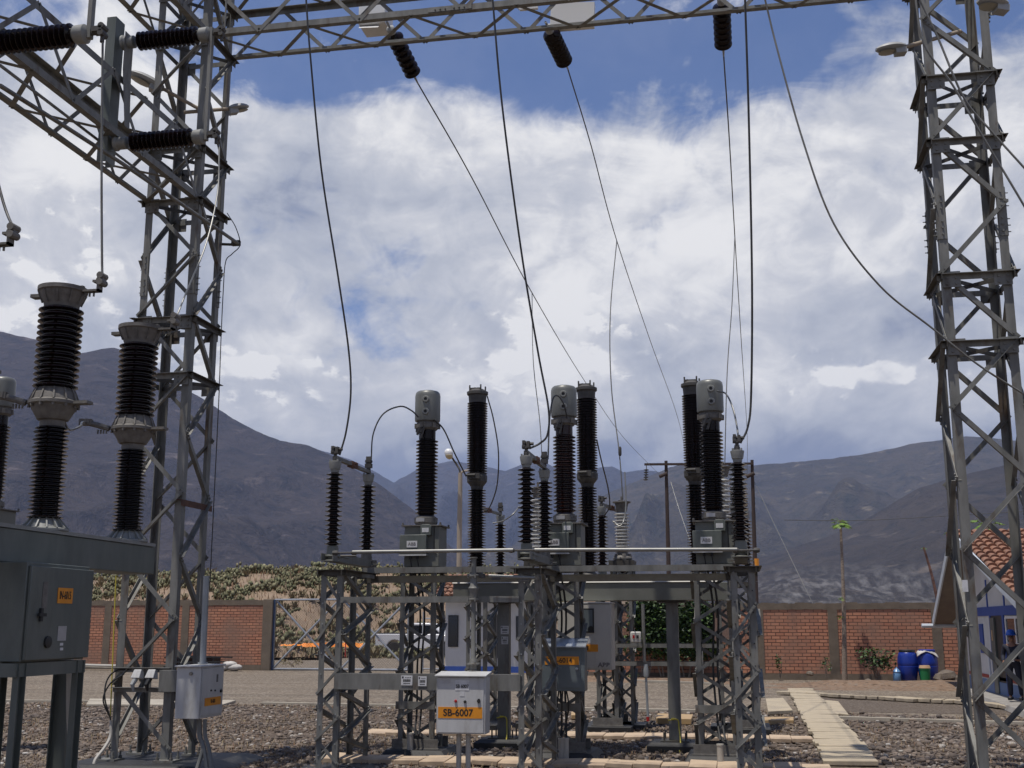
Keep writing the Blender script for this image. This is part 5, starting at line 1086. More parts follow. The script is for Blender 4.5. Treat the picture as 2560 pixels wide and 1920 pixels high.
for i in range(420):
    x,y=gh(rg); z=hill(x,y); s=rg.uniform(.25,.6)
    for k in range(26):
        a=rg.uniform(0,6.28); q=V((x+rg.uniform(-s,s)*.4,y+rg.uniform(-s,s)*.4,z)); e=q+V((math.cos(a)*s*.7,math.sin(a)*s*.7,s*rg.uniform(.5,1.3))); w=V((-math.sin(a),math.cos(a),0))*.03; m.add([q-w,q+w,e+w*1.6,e-w*1.6],[(0,1,2,3)])
o=m.build('scrub','leaf_dry'); o['kind']='stuff'; o['label']='brown and olive dry scrub bushes tangled over the hillside'; o['category']='scrub'
# stuff lying at foot of left wall
T=thing('scrap_pile','dark metal scrap frames lying at the foot of the left brick wall','scrap',tuple(P(520,1660,Z=.0)))
c=P(535,1655,Y=42.8)
m=MB()
for k in range(7): m.box(c.x-1.6+k*.28,c.x-1.55+k*.28,42.5,43.1,.15,.5)
for z in (.15,.32,.5): m.bar((c.x-1.9,42.5,z),(c.x+.5,42.5,z+.03),.05,.05); m.bar((c.x-1.8,43.1,z+.05),(c.x+.6,43.1,z),.05,.05)
m.build('metal_frames','black',T)
m=MB(); r=random.Random(4)
for k in range(3):
    vs=[];cx,cz=c.x+.45+k*.22,.14+.1*(k%2)
    for j in range(7):
        for i in range(12): a=6.283*i/12;b=math.pi*(j+.5)/7; q=1+.18*noise.noise(V((math.cos(a)*2,b*2,k))); vs.append((cx+.3*math.sin(b)*math.cos(a)*q,42.7+.25*math.sin(b)*math.sin(a)*q,cz-.13*math.cos(b)*q))
    m.add(vs,[(j*12+i,j*12+(i+1)%12,(j+1)*12+(i+1)%12,(j+1)*12+i) for j in range(6) for i in range(12)])
m.build('sacks','cloth_white',T,sharp=180)
T=thing('pipe_stack','pale pipes lying on the ground along the left brick wall','pipes',tuple(P(280,1675,Z=0)))
for k in range(4):
    m=MB(); m.tube([(gx(215),42.9-.12*k,.14+.06*(k%2)),(gx(330),42.8-.1*k,.1+.07*(k%2))],.045,8); m.build('pipe','pvc',T)
for px in (420,447,457):
    m=MB(); a=P(px,1673,Z=0); m.lathe([(.02,0),(.16,.02),(.17,.3),(.14,.36),(.02,.36)],(a.x,a.y-.3,0),n=14)
    tag(m.build('dark_canister','black'),{420:'leftmost',447:'middle',457:'rightmost'}[px]+' dark canister standing by the foot of the left wall','canister','dark canisters')
# ------------------------------------------------------------ vegetation helpers
def leaves(m,c,R_,n,sz,rg,shape=None,droop=0):
    for i in range(n):
        for _ in range(30):
            p=V((rg.uniform(-1,1),rg.uniform(-1,1),rg.uniform(-1,1)))
            if p.length<1 and (p.length>.35 or rg.random()<.3): break
        q=V(c)+V((p.x*R_[0],p.y*R_[1],p.z*R_[2])); d=V((rg.uniform(-1,1),rg.uniform(-1,1),rg.uniform(-.8,.6))).normalized(); s=d.cross(V((rg.uniform(-1,1),rg.uniform(-1,1),1))).normalized(); l=sz*rg.uniform(.6,1.3); w=l*.3
        m.add([q,q+d*l*.5+s*w,q+d*l,q+d*l*.5-s*w],[(0,1,2,3)])
rg=random.Random(21)
# hedge/creeper on wall
a=P(1572,1650,Y=39.0); b=P(1795,1510,Y=39.0)
HG=thing('creeper_bush','dense dark green climbing bush covering the brick wall behind the breaker post','bush',((a.x+b.x)/2,39,0))
m=MB()
for i in range(95):
    cx=rg.uniform(a.x+.15,b.x-.1); cz=rg.uniform(.95,2.35); s=rg.uniform(.28,.5); leaves(m,(cx,38.9-rg.uniform(0,.35),cz),(s,.35,s),170,.14,rg)
m.build('foliage','ivy',HG,sharp=180)
m=MB()
for i in range(14):
    x=rg.uniform(a.x+.3,b.x-.3); m.tube([(x,39.1,0),(x+rg.uniform(-.2,.2),39.0,.6),(x+rg.uniform(-.4,.4),38.9,1.6)],[.03,.022,.012],6)
m.build('stems','bark',HG)
for k in range(3):
    pass
T=thing('brown_board','brown board with cut corners hanging in front of the climbing bush','board',tuple(P(1808,1560,Y=37)))
m=MB(); q=[(1783,1538),(1791,1527),(1817,1527),(1826,1536),(1826,1590),(1818,1606),(1792,1606),(1785,1598)]; aa=[P(*p,Y=37) for p in q]; n=8
m.add(aa+[p+V((0,.06,0)) for p in aa],[tuple(range(n-1,-1,-1)),tuple(range(n,2*n))]+[(i,(i+1)%n,n+(i+1)%n,n+i) for i in range(n)]); m.build('panel','brown_board',T)
m=MB(); m.tube([P(1797,1730,Y=37),P(1797,1518,Y=37)],.025,8); m.build('post','lamp_white',T)
# papaya trees
def palm_leaf(m,base,d,L,s,rg):
    """one lobed papaya leaf on a petiole"""
    tip=base+d*L+V((0,0,-.25*L)); m.tube([base,base+d*L*.6+V((0,0,.1*L)),tip],[.008,.006,.004],4)
    u=(tip-base).normalized(); w=u.cross(V((0,0,1))).normalized()
    for k in range(7):
        a=(k-3)*.5; e=u*math.cos(a)+w*math.sin(a)+V((0,0,-.35)); e.normalize(); n=w*math.cos(a)-u*math.sin(a); l=s*(1-.08*abs(k-3))
        m.add([tip,tip+e*l*.45+n*l*.16,tip+e*l,tip+e*l*.45-n*l*.16],[(0,1,2,3)])
def papaya(label,base,mid,top,r0,r1,nl,L,s,mat='bark',group='papaya trees'):
    T=thing('papaya_tree',label,'tree',tuple(base),group)
    pts=catmull([base,mid,top],10); m=MB(); n=len(pts); rr=[(r0+(r1-r0)*i/(n-1))*(1+.06*math.sin(i*2.3)) for i in range(n)]
    m.tube(pts,rr,10); m.build('trunk',mat,T,sharp=60)
    m=MB(); r=random.Random(len(label))
    for i in range(nl):
        a=6.283*i/nl+r.uniform(-.3,.3); e=r.uniform(-.35,.75); palm_leaf(m,V(top)+V((0,0,-.05)),V((math.cos(a),math.sin(a),e)).normalized(),L*r.uniform(.6,1),s*r.uniform(.7,1.1),r)
    m.build('crown','leaf_yellow',T,sharp=180); return T
t=papaya('tall thin papaya tree with a tiny green crown in front of the right brick wall',P(2112,1708,Y=38.3),P(2109,1500,Y=38.3),P(2101,1300,Y=38.3),.085,.035,17,.26,.22)
m=MB(); r=random.Random(3)
for q in (P(2108,1497,Y=38.2),P(2100,1545,Y=38.2)):
    m=MB()
    for i in range(5): palm_leaf(m,q,V((r.uniform(-1,.4),-.5,r.uniform(0,.6))).normalized(),.12,.1,r)
    m.build('side_shoot','leaf_yellow',t,sharp=180)

papaya('leaning bare papaya stem with a tiny leaf tuft behind the brick wall end',P(2352,1540,Y=42),P(2330,1440,Y=42),P(2309,1368,Y=42),.06,.035,5,.08,.08,'bark_red')
papaya('papaya tree top with a dark stem showing above the tiled roof',P(2470,1420,Y=42),P(2468,1350,Y=42),P(2465,1305,Y=42),.1,.09,12,.5,.32,'bark')
papaya('thin papaya stem half hidden behind the left legs of the right tower',P(2372,1600,Y=43),P(2371,1420,Y=43),P(2368,1330,Y=43),.05,.04,5,.1,.1,'bark_red')
def shrub(label,px,py,w,h,n,Y,mat='leaf',sz=.12,cat='plant'):
    b=P(px,py,Y=Y); b.z=max(b.z,.0); T=thing('shrub',label,cat,tuple(b),'small plants along the right wall'); r=random.Random(px)
    m=MB()
    for k in range(max(2,int(n/40))): m.tube([b,b+V((r.uniform(-.5,.5)*w,r.uniform(-.1,.1),h*.5)),b+V((r.uniform(-.9,.9)*w,r.uniform(-.2,.2),h*.9))],[.012,.009,.004],5)
    m.build('stems','bark',T)
    m=MB()
    for k in range(max(3,int(n/22))):
        leaves(m,b+V((r.uniform(-.75,.75)*w,r.uniform(-.2,.1),h*r.uniform(.35,.95))),(w*.32,.2,h*.2),22,sz,r)
    m.build('foliage',mat,T,sharp=180); return T
shrub('leafy green shrub left of the blue drums by the brick wall',2190,1700,.62,.95,360,38.2,'ivy',.13)
shrub('small green plant low on the brick wall near the steel column',1951,1695,.13,.75,70,38.9,'ivy',.1)
shrub('tiny plant beside the concrete pillar of the right wall',2066,1695,.13,.65,50,38.9,'ivy',.09)
shrub('weed tuft in front of the left gate leaf',735,1668,.55,.32,160,43.3,'leaf_dry',.09)
shrub('low weeds at the foot of the brick wall below the climbing bush',1600,1697,.5,.15,90,38.6,'leaf',.07)
# drums etc
def drum(label,px,Yd):
    b=P(px,1702,Y=Yd); T=thing('plastic_drum',label,'drum',(b.x,Yd,b.z),'blue plastic drums')
    m=MB(); z=b.z; m.lathe([(.21,0),(.25,.03),(.285,.25),(.302,.42),(.302,.44),(.296,.45),(.302,.46),(.302,.55),(.285,.72),(.255,.82),(.23,.86),(.21,.87)],(b.x,Yd,z),n=28); m.build('body','drum_blue',T,sharp=60)
    m=MB(); m.lathe([(.23,.86),(.245,.87),(.245,.915),(.225,.93),(.01,.93)],(b.x,Yd,z),n=28); m.build('lid','black' if px<2300 else 'drum_blue',T)
    for a in (-2.3,-.9):
        m=MB(); m.obox((b.x+.245*math.cos(a),Yd+.245*math.sin(a),z+.77),(.04,.1,.05),a); m.build('grip','blue_paint',T,bevel=.01)
    return T
drum('left blue plastic drum with dark lid by the brick wall',2272,38.4); drum('right blue plastic drum draped with a white cloth',2322,38.3)
c=P(2314,1628,Y=38.25); m=MB(); n=10; vs=[]; r=random.Random(6)
for j in range(n+1):
    for i in range(n+1):
        x=(i/n-.5)*.62;y=(j/n-.5)*.5; d=math.hypot(x+.03,y); vs.append((c.x+x+.03,38.28+y,c.z-.015-(max(0,d-.22)*1.1)+.02*noise.noise(V((x*9,y*9,0)))))
m.add(vs,[(j*(n+1)+i,j*(n+1)+i+1,(j+1)*(n+1)+i+1,(j+1)*(n+1)+i) for j in range(n) for i in range(n)])
o=m.build('cloth','cloth_white',sharp=180); o.location.z=.035; tag(o,'crumpled white cloth lying over the right blue drum','cloth'); s=o.modifiers.new('th','SOLIDIFY'); s.thickness=.01
b=P(2314,1703,Y=37.9); T=thing('bucket','green bucket with a tan lid in front of the right blue drum','bucket',tuple(b)); m=MB(); m.lathe([(.125,0),(.14,.02),(.155,.34),(.165,.35),(.165,.38)],b,n=22); m.build('body','bucket_green',T); m=MB(); m.lathe([(.168,.38),(.17,.385),(.15,.46),(.01,.465)],b,n=22); m.build('lid','tan_lid',T)
b=P(2243,1703,Y=38.1); T=thing('water_jug','small pale blue water jug left of the blue drums','jug',tuple(b)); m=MB(); m.lathe([(.1,0),(.115,.02),(.115,.22),(.1,.25),(.115,.28),(.06,.36),(.03,.38),(.03,.42)],b,n=18); m.build('body','jug_blue',T,sharp=60)
for i,(px,py,s) in enumerate(((2170,1706,.16),(2180,1712,.1),(2352,1704,.3),(2368,1700,.35),(2390,1705,.25),(2362,1716,.13),(2024,1685,.14))):
    b=P(px,py,Y=37.6); r=random.Random(i); m=MB(); vs=[]
    m.lathe([(s*.5,0),(s*.9,s*.3),(s*.75,s*.75),(s*.2,s)],b-V((0,0,.05)),(r.uniform(-.3,.3),0,1),7); 
    o=m.build('rock','rock',sharp=20); tag(o,('brown rock at the foot of the leafy shrub','small stone beside the brown rock by the shrub','heaped rock right of the drums','largest rock of the heap right of the drums','rock of the heap nearest the tower leg','orange-brown stone below the rock heap','rough stone against the brick wall between two pillars')[i],'rock','rocks by the right wall')
# ------------------------------------------------------------ house on the right
XW=6.125; hp=lambda px,py,X=XW:P(px,py,X=X)
HS=thing('house','white house with blue trim, grey door and red tile roof at the right edge','house',(8,31,0))
XV=5.5; eL=P(2338,1543,X=XV); pk=P(2380,1332,X=XV); eR=P(2533,1492,X=XV)
yl=35.4; yr=24.5; slopeL=(pk.z-eL.z)/(eL.y-pk.y); slopeR=(pk.z-eR.z)/(pk.y-eR.y); yE=23.8; zE=pk.z-slopeR*(pk.y-yE)
zw=lambda y:pk.z-.1-(slopeL*(y-pk.y) if y>pk.y else slopeR*(pk.y-y))
m=MB(); poly=[(yr,0),(yl,0),(yl,zw(yl)),(pk.y,zw(pk.y)),(yr,zw(yr))]; n=5
m.add([(XW,y,z) for y,z in poly]+[(XW+6,y,z) for y,z in poly],[tuple(range(n-1,-1,-1)),tuple(range(n,2*n))]+[(i,(i+1)%n,n+(i+1)%n,n+i) for i in range(n)]); m.build('wall','white_wall',HS)
def wquad(name,mat,pa,pb,d=.012,par=HS,th=.02):
    a=hp(*pa);b=hp(*pb); y0,y1=sorted((a.y,b.y)); m=MB(); m.box(XW-d-th,XW-d,y0,y1,min(a.z,b.z),max(a.z,b.z)); return m.build(name,mat,par)
zc=hp(2428,1543).z; 
m=MB(); m.box(XW-.03,XW-.002,yr,33.9,1.95,2.17); m.build('trim_band','blue_paint',HS)
m=MB(); m.box(XW-.02,XW-.002,yr,yl,.42,.5); m.build('red_stripe','red_paint',HS)
m=MB(); m.box(XW-.03,XW-.002,yr,yl,0,.38); m.build('base_band','blue_pale',HS)
for px,py0,py1 in ((2463,1450,1512),(2508,1487,1502)):
    a=hp(px,py0);b=hp(px+4,py1); m=MB(); m.box(XW-.02,XW-.002,a.y-.12,a.y,2.17,a.z); m.build('trim_strip','blue_paint',HS)
# door
dyb=hp(2480,1600).y; dya=hp(2516,1600).y
for y in (dyb,dya+.18):
    m=MB(); m.box(XW-.035,XW-.003,y-.18,y,.0,1.95); m.build('door_frame','blue_paint',HS)
m=MB(); m.box(XW-.02,XW-.002,dya+.18,dyb-.18,.05,1.95); m.build('doorway','black',HS)
m=MB(); m.box(XW-.06,XW-.022,dya+1.0,dyb-.18,.05,1.9); d=m.build('door','cabinet',HS)
m=MB(); m.box(XW-.07,XW-.06,dya+1.2,dya+1.3,1.35,1.6); m.build('notice','tan_lid',d)
a=hp(2449,1558);b=hp(2463,1625); m=MB(); m.box(XW-.03,XW-.003,b.y,a.y,1.02,1.75); w=m.build('louvre_window','blue_paint',HS)
a=hp(2516,1530).y;m=MB(); m.box(XW-.05,XW-.003,a-3.4,a-.1,.95,1.9); w=m.build('window','glass_dark',HS)
m=MB()
for y in (a-.1,a-1.1,a-2.2,a-3.4): m.box(XW-.07,XW-.052,y-.05,y+.05,.95,1.9)
for z in (.95,1.3,1.9): m.box(XW-.068,XW-.051,a-3.4,a-.1,z-.03,z+.03)
m.build('frame','lamp_white',w)
# roof
m=MB(); pr=[(yE,zE),(pk.y,pk.z),(36.0,pk.z-slopeL*(36.0-pk.y))]
m.add([(XV,y,z) for y,z in pr]+[(13,y,z) for y,z in pr]+[(XV,y,z-.08) for y,z in pr]+[(13,y,z-.08) for y,z in pr],[(0,3,4,1),(1,4,5,2),(6,7,10,9),(7,8,11,10),(0,1,7,6),(1,2,8,7),(0,6,9,3),(2,5,11,8)]); m.build('roof','soffit',HS)
tiles(HS,XV+.12,12.9,(pk.y,pk.z+.03),(yE,zE+.03),.22,.4)
tiles(HS,XV+.12,12.9,(pk.y,pk.z+.03),(36.0,pk.z-slopeL*(36.0-pk.y)+.03),.22,.4)
m=MB()
for a,b in ((0,1),(1,2)):
    p,q=pr[a],pr[b]; m.bar((XV-.03,p[0],p[1]-.03),(XV-.03,q[0],q[1]-.03),.04,.2,(1,0,0))
m.build('verge_board','fascia',HS)
m=MB(); p=pr[2]; m.tube([(XV-.35,p[0]+.05,p[1]-.12),(9,p[0]+.05,p[1]-.12)],.06,8); m.build('gutter','fascia',HS)
m=MB(); m.tube([hp(2472,1640,XW-.1),hp(2478,1708,XW-.1)],.03,8); m.build('downpipe','lamp_white',HS)
# pavement beside the house
m=MB(); m.add([(5.15,24,0),(6.2,24,0),(6.2,35,0),(5.75,35,0),(5.2,24,.15),(6.2,24,.15),(6.2,35,.06),(5.8,35,.06)],[(0,3,2,1),(4,5,6,7),(0,1,5,4),(1,2,6,5),(2,3,7,6),(3,0,4,7)]); struct(m.build('pavement','concrete',bevel=.02))
# ------------------------------------------------------------ worker
def skin_fig(name,mat,verts,edges,rad,parent,off):
    me=bpy.data.meshes.new('sk'); me.from_pydata([tuple(V(v)) for v in verts],edges,[]); o=bpy.data.objects.new('sk',me); COL.objects.link(o)
    bpy.context.view_layer.objects.active=o
    md=o.modifiers.new('s','SKIN'); 
    for i,r in enumerate(rad): me.skin_vertices[0].data[i].radius=(r if not isinstance(r,tuple) else r[0],r if not isinstance(r,tuple) else r[1])
    me.skin_vertices[0].data[0].use_root=True
    s=o.modifiers.new('u','SUBSURF'); s.levels=2; s.render_levels=2
    bpy.context.view_layer.update(); nm=bpy.data.meshes.new_from_object(o.evaluated_get(bpy.context.evaluated_depsgraph_get())); bpy.data.objects.remove(o)
    nm.name=name; nm.materials.clear(); nm.materials.append(MT[mat]); nm.polygons.foreach_set('use_smooth',[True]*len(nm.polygons))
    q=bpy.data.objects.new(name,nm); COL.objects.link(q); q.parent=parent; q.location=off; return q
wb=P(2541,1750,X=5.72); wt=P(2541,1577,X=5.72); Hh=wt.z-wb.z; S=Hh/1.78
WK=thing('person','person in a dark navy coverall and blue hard hat standing by the grey door','person',tuple(wb))
f=lambda *p:V((p[0]*S,p[1]*S,p[2]*S))
# facing toward -Y/-X; x right, y back
J=[(0,0,.95),(0,.0,1.15),(0,.01,1.36),(0,0,1.47),(0,-.01,1.6),(0,-.01,1.7), (-.1,0,.9),(-.12,-.02,.5),(-.13,.02,.09),(-.14,-.11,.04), (.1,0,.9),(.13,-.01,.5),(.15,.02,.09),(.18,-.11,.04), (-.19,.01,1.38),(-.25,.02,1.12),(-.2,-.16,.98),(-.16,-.24,.97), (.19,.01,1.38),(.26,.02,1.12),(.2,-.15,1.02),(.13,-.23,1.03)]
E_=[(0,1),(1,2),(2,3),(3,4),(4,5),(0,6),(6,7),(7,8),(8,9),(0,10),(10,11),(11,12),(12,13),(2,14),(14,15),(15,16),(16,17),(2,18),(18,19),(19,20),(20,21)]
Rd=[.12,.12,.13,.055,.085,.07,.085,.06,.04,.035,.085,.06,.04,.035,.055,.042,.032,.03,.055,.042,.032,.03]
vv=list(J); ee=list(E_); rd=list(Rd)
for hb,sx_ in ((17,-1),(21,1)):
    bx=J[hb]
    for k in range(4):
        a=len(vv); vv+= [(bx[0]+(-.03+.02*k),bx[1]-.045,bx[2]+.005),(bx[0]+(-.03+.02*k),bx[1]-.08-.006*(k in (1,2)),bx[2]-.02)]; rd+=[.009,.008]; ee+=[(hb,a),(a,a+1)]
    a=len(vv); vv+=[(bx[0]-sx_*.045,bx[1]-.01,bx[2]+.01),(bx[0]-sx_*.06,bx[1]-.04,bx[2])]; rd+=[.01,.009]; ee+=[(hb,a),(a,a+1)]
M=Matrix.Rotation(R(-25),3,'Z')
body=skin_fig('body','skin',[M@f(*p) for p in vv],ee,[r*S*.93 for r in rd],WK,V((0,0,0)))
cj=[0,1,2,6,7,8,10,11,12,14,15,16,18,19,20]; mp={j:i for i,j in enumerate(cj)}
cr=[.145,.14,.155,.105,.08,.065,.105,.08,.065,.075,.06,.048,.075,.06,.048]
skin_fig('coverall','navy',[M@f(*J[j]) for j in cj],[(mp[a],mp[b]) for a,b in E_ if a in mp and b in mp],[r*S for r in cr],WK,V((0,0,0)))
for j in (8,12):
    b=M@f(J[j][0],J[j][1]-.05,.04); m=MB(); m.obox(b,(.1*S,.27*S,.09*S),M); o=m.build('boot','black',WK,local=True,bevel=.02)
m=MB(); c=M@f(0,-.01,1.66); m.lathe([(.15*S,.0),(.155*S,.01),(.125*S,.02),(.12*S,.07*S),(.1*S,.12*S),(.06*S,.15*S),(.01,.155*S)],c,n=22); m.obox(c+M@V((0,-.14*S,.008)),(.16*S,.1*S,.012),M); m.build('hard_hat','helmet_blue',WK,local=True,sharp=60)
m=MB(); c=M@f(0,-.09,1.6); m.lathe([(.016,0),(.01,.03),(.004,.045)],c,M@V((0,-1,-.3)),8); m.build('nose','skin',WK,local=True)
m=MB()
for s in (-1,1): m.lathe([(.012,0),(.01,.008)],M@f(.032*s,-.088,1.625),M@V((0,-1,0)),8)
m.build('eyes','black',WK,local=True)
m=MB(); m.box(-.0,.09,-.3,-.29,.99,1.06); 
m=MB(); c=M@f(.02,-.27,1.04); m.obox(c,(.12,.01,.09),M); o=m.build('paper','plate_white',local=True); o.location=wb; tag(o,'small white paper held in the hands of the person in navy','paper')
# ------------------------------------------------------------ far poles
T=thing('street_lamp','tall tan street lamp post with a white lamp head behind the breaker poles','street lamp',tuple(P(1147,1600,Y=46)))
m=MB(); m.tube([P(1146,1560,Y=46),P(1149,1300,Y=46),P(1151,1182,Y=46)],[.11,.1,.085],10); m.build('post','pole_tan',T)
m=MB(); m.tube(catmull([P(1151,1195,Y=46),P(1149,1175,Y=46),P(1138,1156,Y=46),P(1126,1138,Y=45.6)]),.04,8); m.build('arm','steel_dark',T)
m=MB(); m.tube(catmull([P(1154,1190,Y=46),P(1154,1181,Y=46),P(1163,1177,Y=46),P(1172,1177,Y=46)]),.04,8); m.build('arm','pole_tan',T)
c=P(1122,1132,Y=45.4); m=MB(); ax=V((-.35,-.6,.45)); m.lathe([(.08,-.2),(.15,-.14),(.18,0),(.15,.1),(.08,.16),(.01,.17)],c,(-.1,.1,1),18); m.build('lamp_head','lamp_white',T,sharp=60)
m=MB(); m.lathe([(.15,0),(.14,-.08),(.07,-.14),(.01,-.16)],c+V((.03,-.05,-.12)),(-.1,.1,1),18); m.build('lamp_glass','lamp_amber',T,sharp=60)
HF=thing('pole_frame','dark brown two-pole line frame with a long crossarm standing far behind the yard','utility pole',tuple(P(1670,1560,Y=90)))
for a,b in (((1665,1152),(1675,1560)),((1880,1150),(1892,1560))):
    m=MB(); m.tube([P(*a,Y=90),P(*b,Y=90)],[.12,.19],10); m.build('pole','pole_brown',HF)
m=MB(); m.bar(P(1611,1161,Y=89.8),P(1884,1159,Y=89.8),.16,.2); m.build('crossarm','pole_brown',HF)
m=MB()
for px in (1648,1866): m.tube([P(px,1192,Y=89.8),P(px+20,1183,Y=89.8)],.14,8)
m.build('wire_clamp','pole_brown',HF)
for px in (1616,1721):
    m=MB(); z0=P(px,1163,Y=89.7); m.tube([z0,z0-V((0,0,.3))],.03,6); m.lathe([p for k in range(5) for p in ((.05,-.3-k*.19),(.19,-.34-k*.19),(.19,-.38-k*.19),(.05,-.42-k*.19))],z0,(0.06,0,1),12); m.build('insulator','cast_dark',HF)
m=MB(); m.lathe([(.21,0),(.21,.6)],P(1891,1417,Y=90),n=10); m.build('orange_band','orange',HF)
cable('guy_wire','pale guy wire running down right from the left far pole',[P(1677,1205,Y=90),P(1700,1280,Y=88),P(1735,1380,Y=86)],.022,'wire_light',group='guy wires of the far poles',k=2)
cable('guy_wire','pale guy wire running down right from the right far pole',[P(1886,1205,Y=90),P(1945,1330,Y=88),P(2035,1515,Y=85)],.022,'wire_light',group='guy wires of the far poles',k=2)
cable('power_line','thin dark power line crossing low in front of the right mountain',[P(1960,1300,Y=220),P(2150,1301,Y=220),P(2400,1288,Y=220),P(2700,1270,Y=220)],.06,'wire')
# ------------------------------------------------------------ mountains
def mtn_mat(name,c1,c2,c3,pale=None):
    m=bpy.data.materials.new(name); m.use_nodes=True; nt=m.node_tree; n=nt.nodes; l=nt.links; b=n['Principled BSDF']; b.inputs['Roughness'].default_value=1; b.inputs['Specular IOR Level'].default_value=.05
    tc=n.new('ShaderNodeTexCoord')
    def nz(s,d=9,st=(1,1,1),di=.4):
        mp=n.new('ShaderNodeMapping'); l.new(tc.outputs['Object'],mp.inputs[0]); mp.inputs['Scale'].default_value=st; t=n.new('ShaderNodeTexNoise'); t.inputs['Scale'].default_value=s; t.inputs['Detail'].default_value=d; t.inputs['Roughness'].default_value=.62; t.inputs['Distortion'].default_value=di; l.new(mp.outputs[0],t.inputs['Vector']); return t.outputs['Fac']
    def mr(v,a,c):
        r=n.new('ShaderNodeMapRange'); r.inputs['From Min'].default_value=a; r.inputs['From Max'].default_value=c; l.new(v,r.inputs['Value']); return r.outputs[0]
    def mix(f,a,c):
        x=n.new('ShaderNodeMix'); x.data_type='RGBA'; l.new(f,x.inputs['Factor'])
        for k,v in (('A',a),('B',c)):
            if isinstance(v,tuple): x.inputs[k].default_value=(*v,1)
            else: l.new(v,x.inputs[k])
        return x.outputs['Result']
    c=mix(mr(nz(.0025),.38,.62),c1,c2); c=mix(mr(nz(.02),.5,.72),c,c3)
    c=mix(mr(nz(.011,9,(1,1,2.5)),.6,.7),c,tuple(min(1,q*2.2) for q in c2))
    if pale:
        # pale eroded badlands low on the slope
        f=nz(.025,10,(3.2,.7,.7),0); sp=n.new('ShaderNodeSeparateXYZ'); l.new(tc.outputs['Object'],sp.inputs[0])
        zz=mr(sp.outputs[2],pale[1],pale[0]); xx=mr(sp.outputs[0],pale[2],pale[3]); mu=n.new('ShaderNodeMath'); mu.operation='MULTIPLY'; l.new(zz,mu.inputs[0]); l.new(xx,mu.inputs[1])
        m2=n.new('ShaderNodeMath'); m2.operation='MULTIPLY'; l.new(mu.outputs[0],m2.inputs[0]); l.new(mr(f,.45,.68),m2.inputs[1]); m3=n.new('ShaderNodeMath'); m3.operation='MULTIPLY'; l.new(m2.outputs[0],m3.inputs[0]); l.new(mr(sp.outputs[0],pale[4],pale[5]),m3.inputs[1]); c=mix(m3.outputs[0],c,(.2,.19,.18))
    l.new(c,b.inputs['Base Color']); bp=n.new('ShaderNodeBump'); bp.inputs['Distance'].default_value=45; l.new(nz(.014,10),bp.inputs['Height']); l.new(bp.outputs[0],b.inputs['Normal']); MT[name]=m
mtn_mat('mountain_left',(.047,.042,.045),(.068,.056,.052),(.028,.029,.033))  # all four slope colours kept extra dark, painting in cloud shade
mtn_mat('mountain_far',(.05,.052,.064),(.064,.06,.066),(.042,.046,.058))  # bluish base puts some distance haze into the far ridge colour
mtn_mat('mountain_right',(.052,.047,.038),(.082,.069,.05),(.028,.033,.027))
mtn_mat('mountain_spur',(.043,.038,.036),(.066,.055,.045),(.027,.028,.028),pale=(50,95,-30,60,280,200))
def ridge(name,pts,Y0,Y1,mat,seed,amp,nu=340,nv=100,pw=1.15,zf=-5,gs=1.0):
    W=[P(px,py,Y=Y0) for px,py in pts]; xs=[w.x for w in W]; zs=[w.z for w in W]; x0,x1=xs[0],xs[-1]; vs=[]
    for j in range(nv+1):
        v=j/nv; Y=Y0+(Y1-Y0)*v
        for i in range(nu+1):
            x=x0+(x1-x0)*i/nu; zr=float(np.interp(x,xs,zs)); q=x/(170*gs)
            g=1-abs(noise.noise(V((q+.35*noise.noise(V((x/700,Y/900,seed))),seed,v*1.4*gs))))*2
            f=noise.fractal(V((x/380,Y/380,seed)),1,2,6)
            env=sm(.03,.6,v)*sm(1.15,.6,v)
            z=(zr-zf)*(1-v)**pw+zf+amp*env*(1.25*(g-.6)*(.6+.6*abs(f))+.6*f)*zr/600+amp*.06*noise.fractal(V((x/60,Y/60,seed)),1,2,4)*(1 if j else .35)
            vs.append((x,Y,z))
    fs=[(j*(nu+1)+i,(j+1)*(nu+1)+i,(j+1)*(nu+1)+i+1,j*(nu+1)+i+1) for j in range(nv) for i in range(nu)]
    # back slope
    o=len(vs); vs+=[(x0+(x1-x0)*i/nu,Y0+(Y0-Y1)*.8,zf) for i in range(nu+1)]; fs+=[(i+1,o+i+1,o+i,i) for i in range(nu)]
    m=MB(); m.add(vs,fs); return struct(m.build(name,mat,sharp=180))
ridge('mountain_left',[(-900,760),(-500,800),(-200,800),(0,829),(92,850),(150,868),(205,882),(250,873),(285,870),(320,880),(390,918),(450,965),(520,1005),(580,1045),(640,1078),(700,1100),(770,1115),(830,1140),(870,1160),(925,1196),(960,1220),(1000,1250),(1040,1280),(1090,1330),(1150,1400),(1220,1480),(1300,1540)],2600,1100,'mountain_left',1.3,150,pw=1.1)
ridge('mountain_far',[(700,1120),(800,1125),(880,1150),(940,1180),(985,1207),(1030,1180),(1070,1163),(1130,1152),(1210,1166),(1265,1177),(1310,1158),(1345,1147),(1390,1170),(1440,1185),(1500,1168),(1530,1166),(1560,1181),(1610,1174),(1650,1180),(1720,1190),(1900,1200)],5600,3600,'mountain_far',4.1,150,pw=1.05)
ridge('mountain_right',[(1180,1480),(1250,1400),(1330,1330),(1400,1290),(1470,1255),(1540,1225),(1600,1200),(1650,1180),(1690,1163),(1730,1150),(1800,1160),(1880,1163),(1960,1157),(2040,1150),(2150,1137),(2200,1128),(2290,1108),(2370,1098),(2400,1091),(2460,1093),(2560,1104),(2800,1090),(3200,1120)],4200,2300,'mountain_right',7.7,170,pw=1.1)
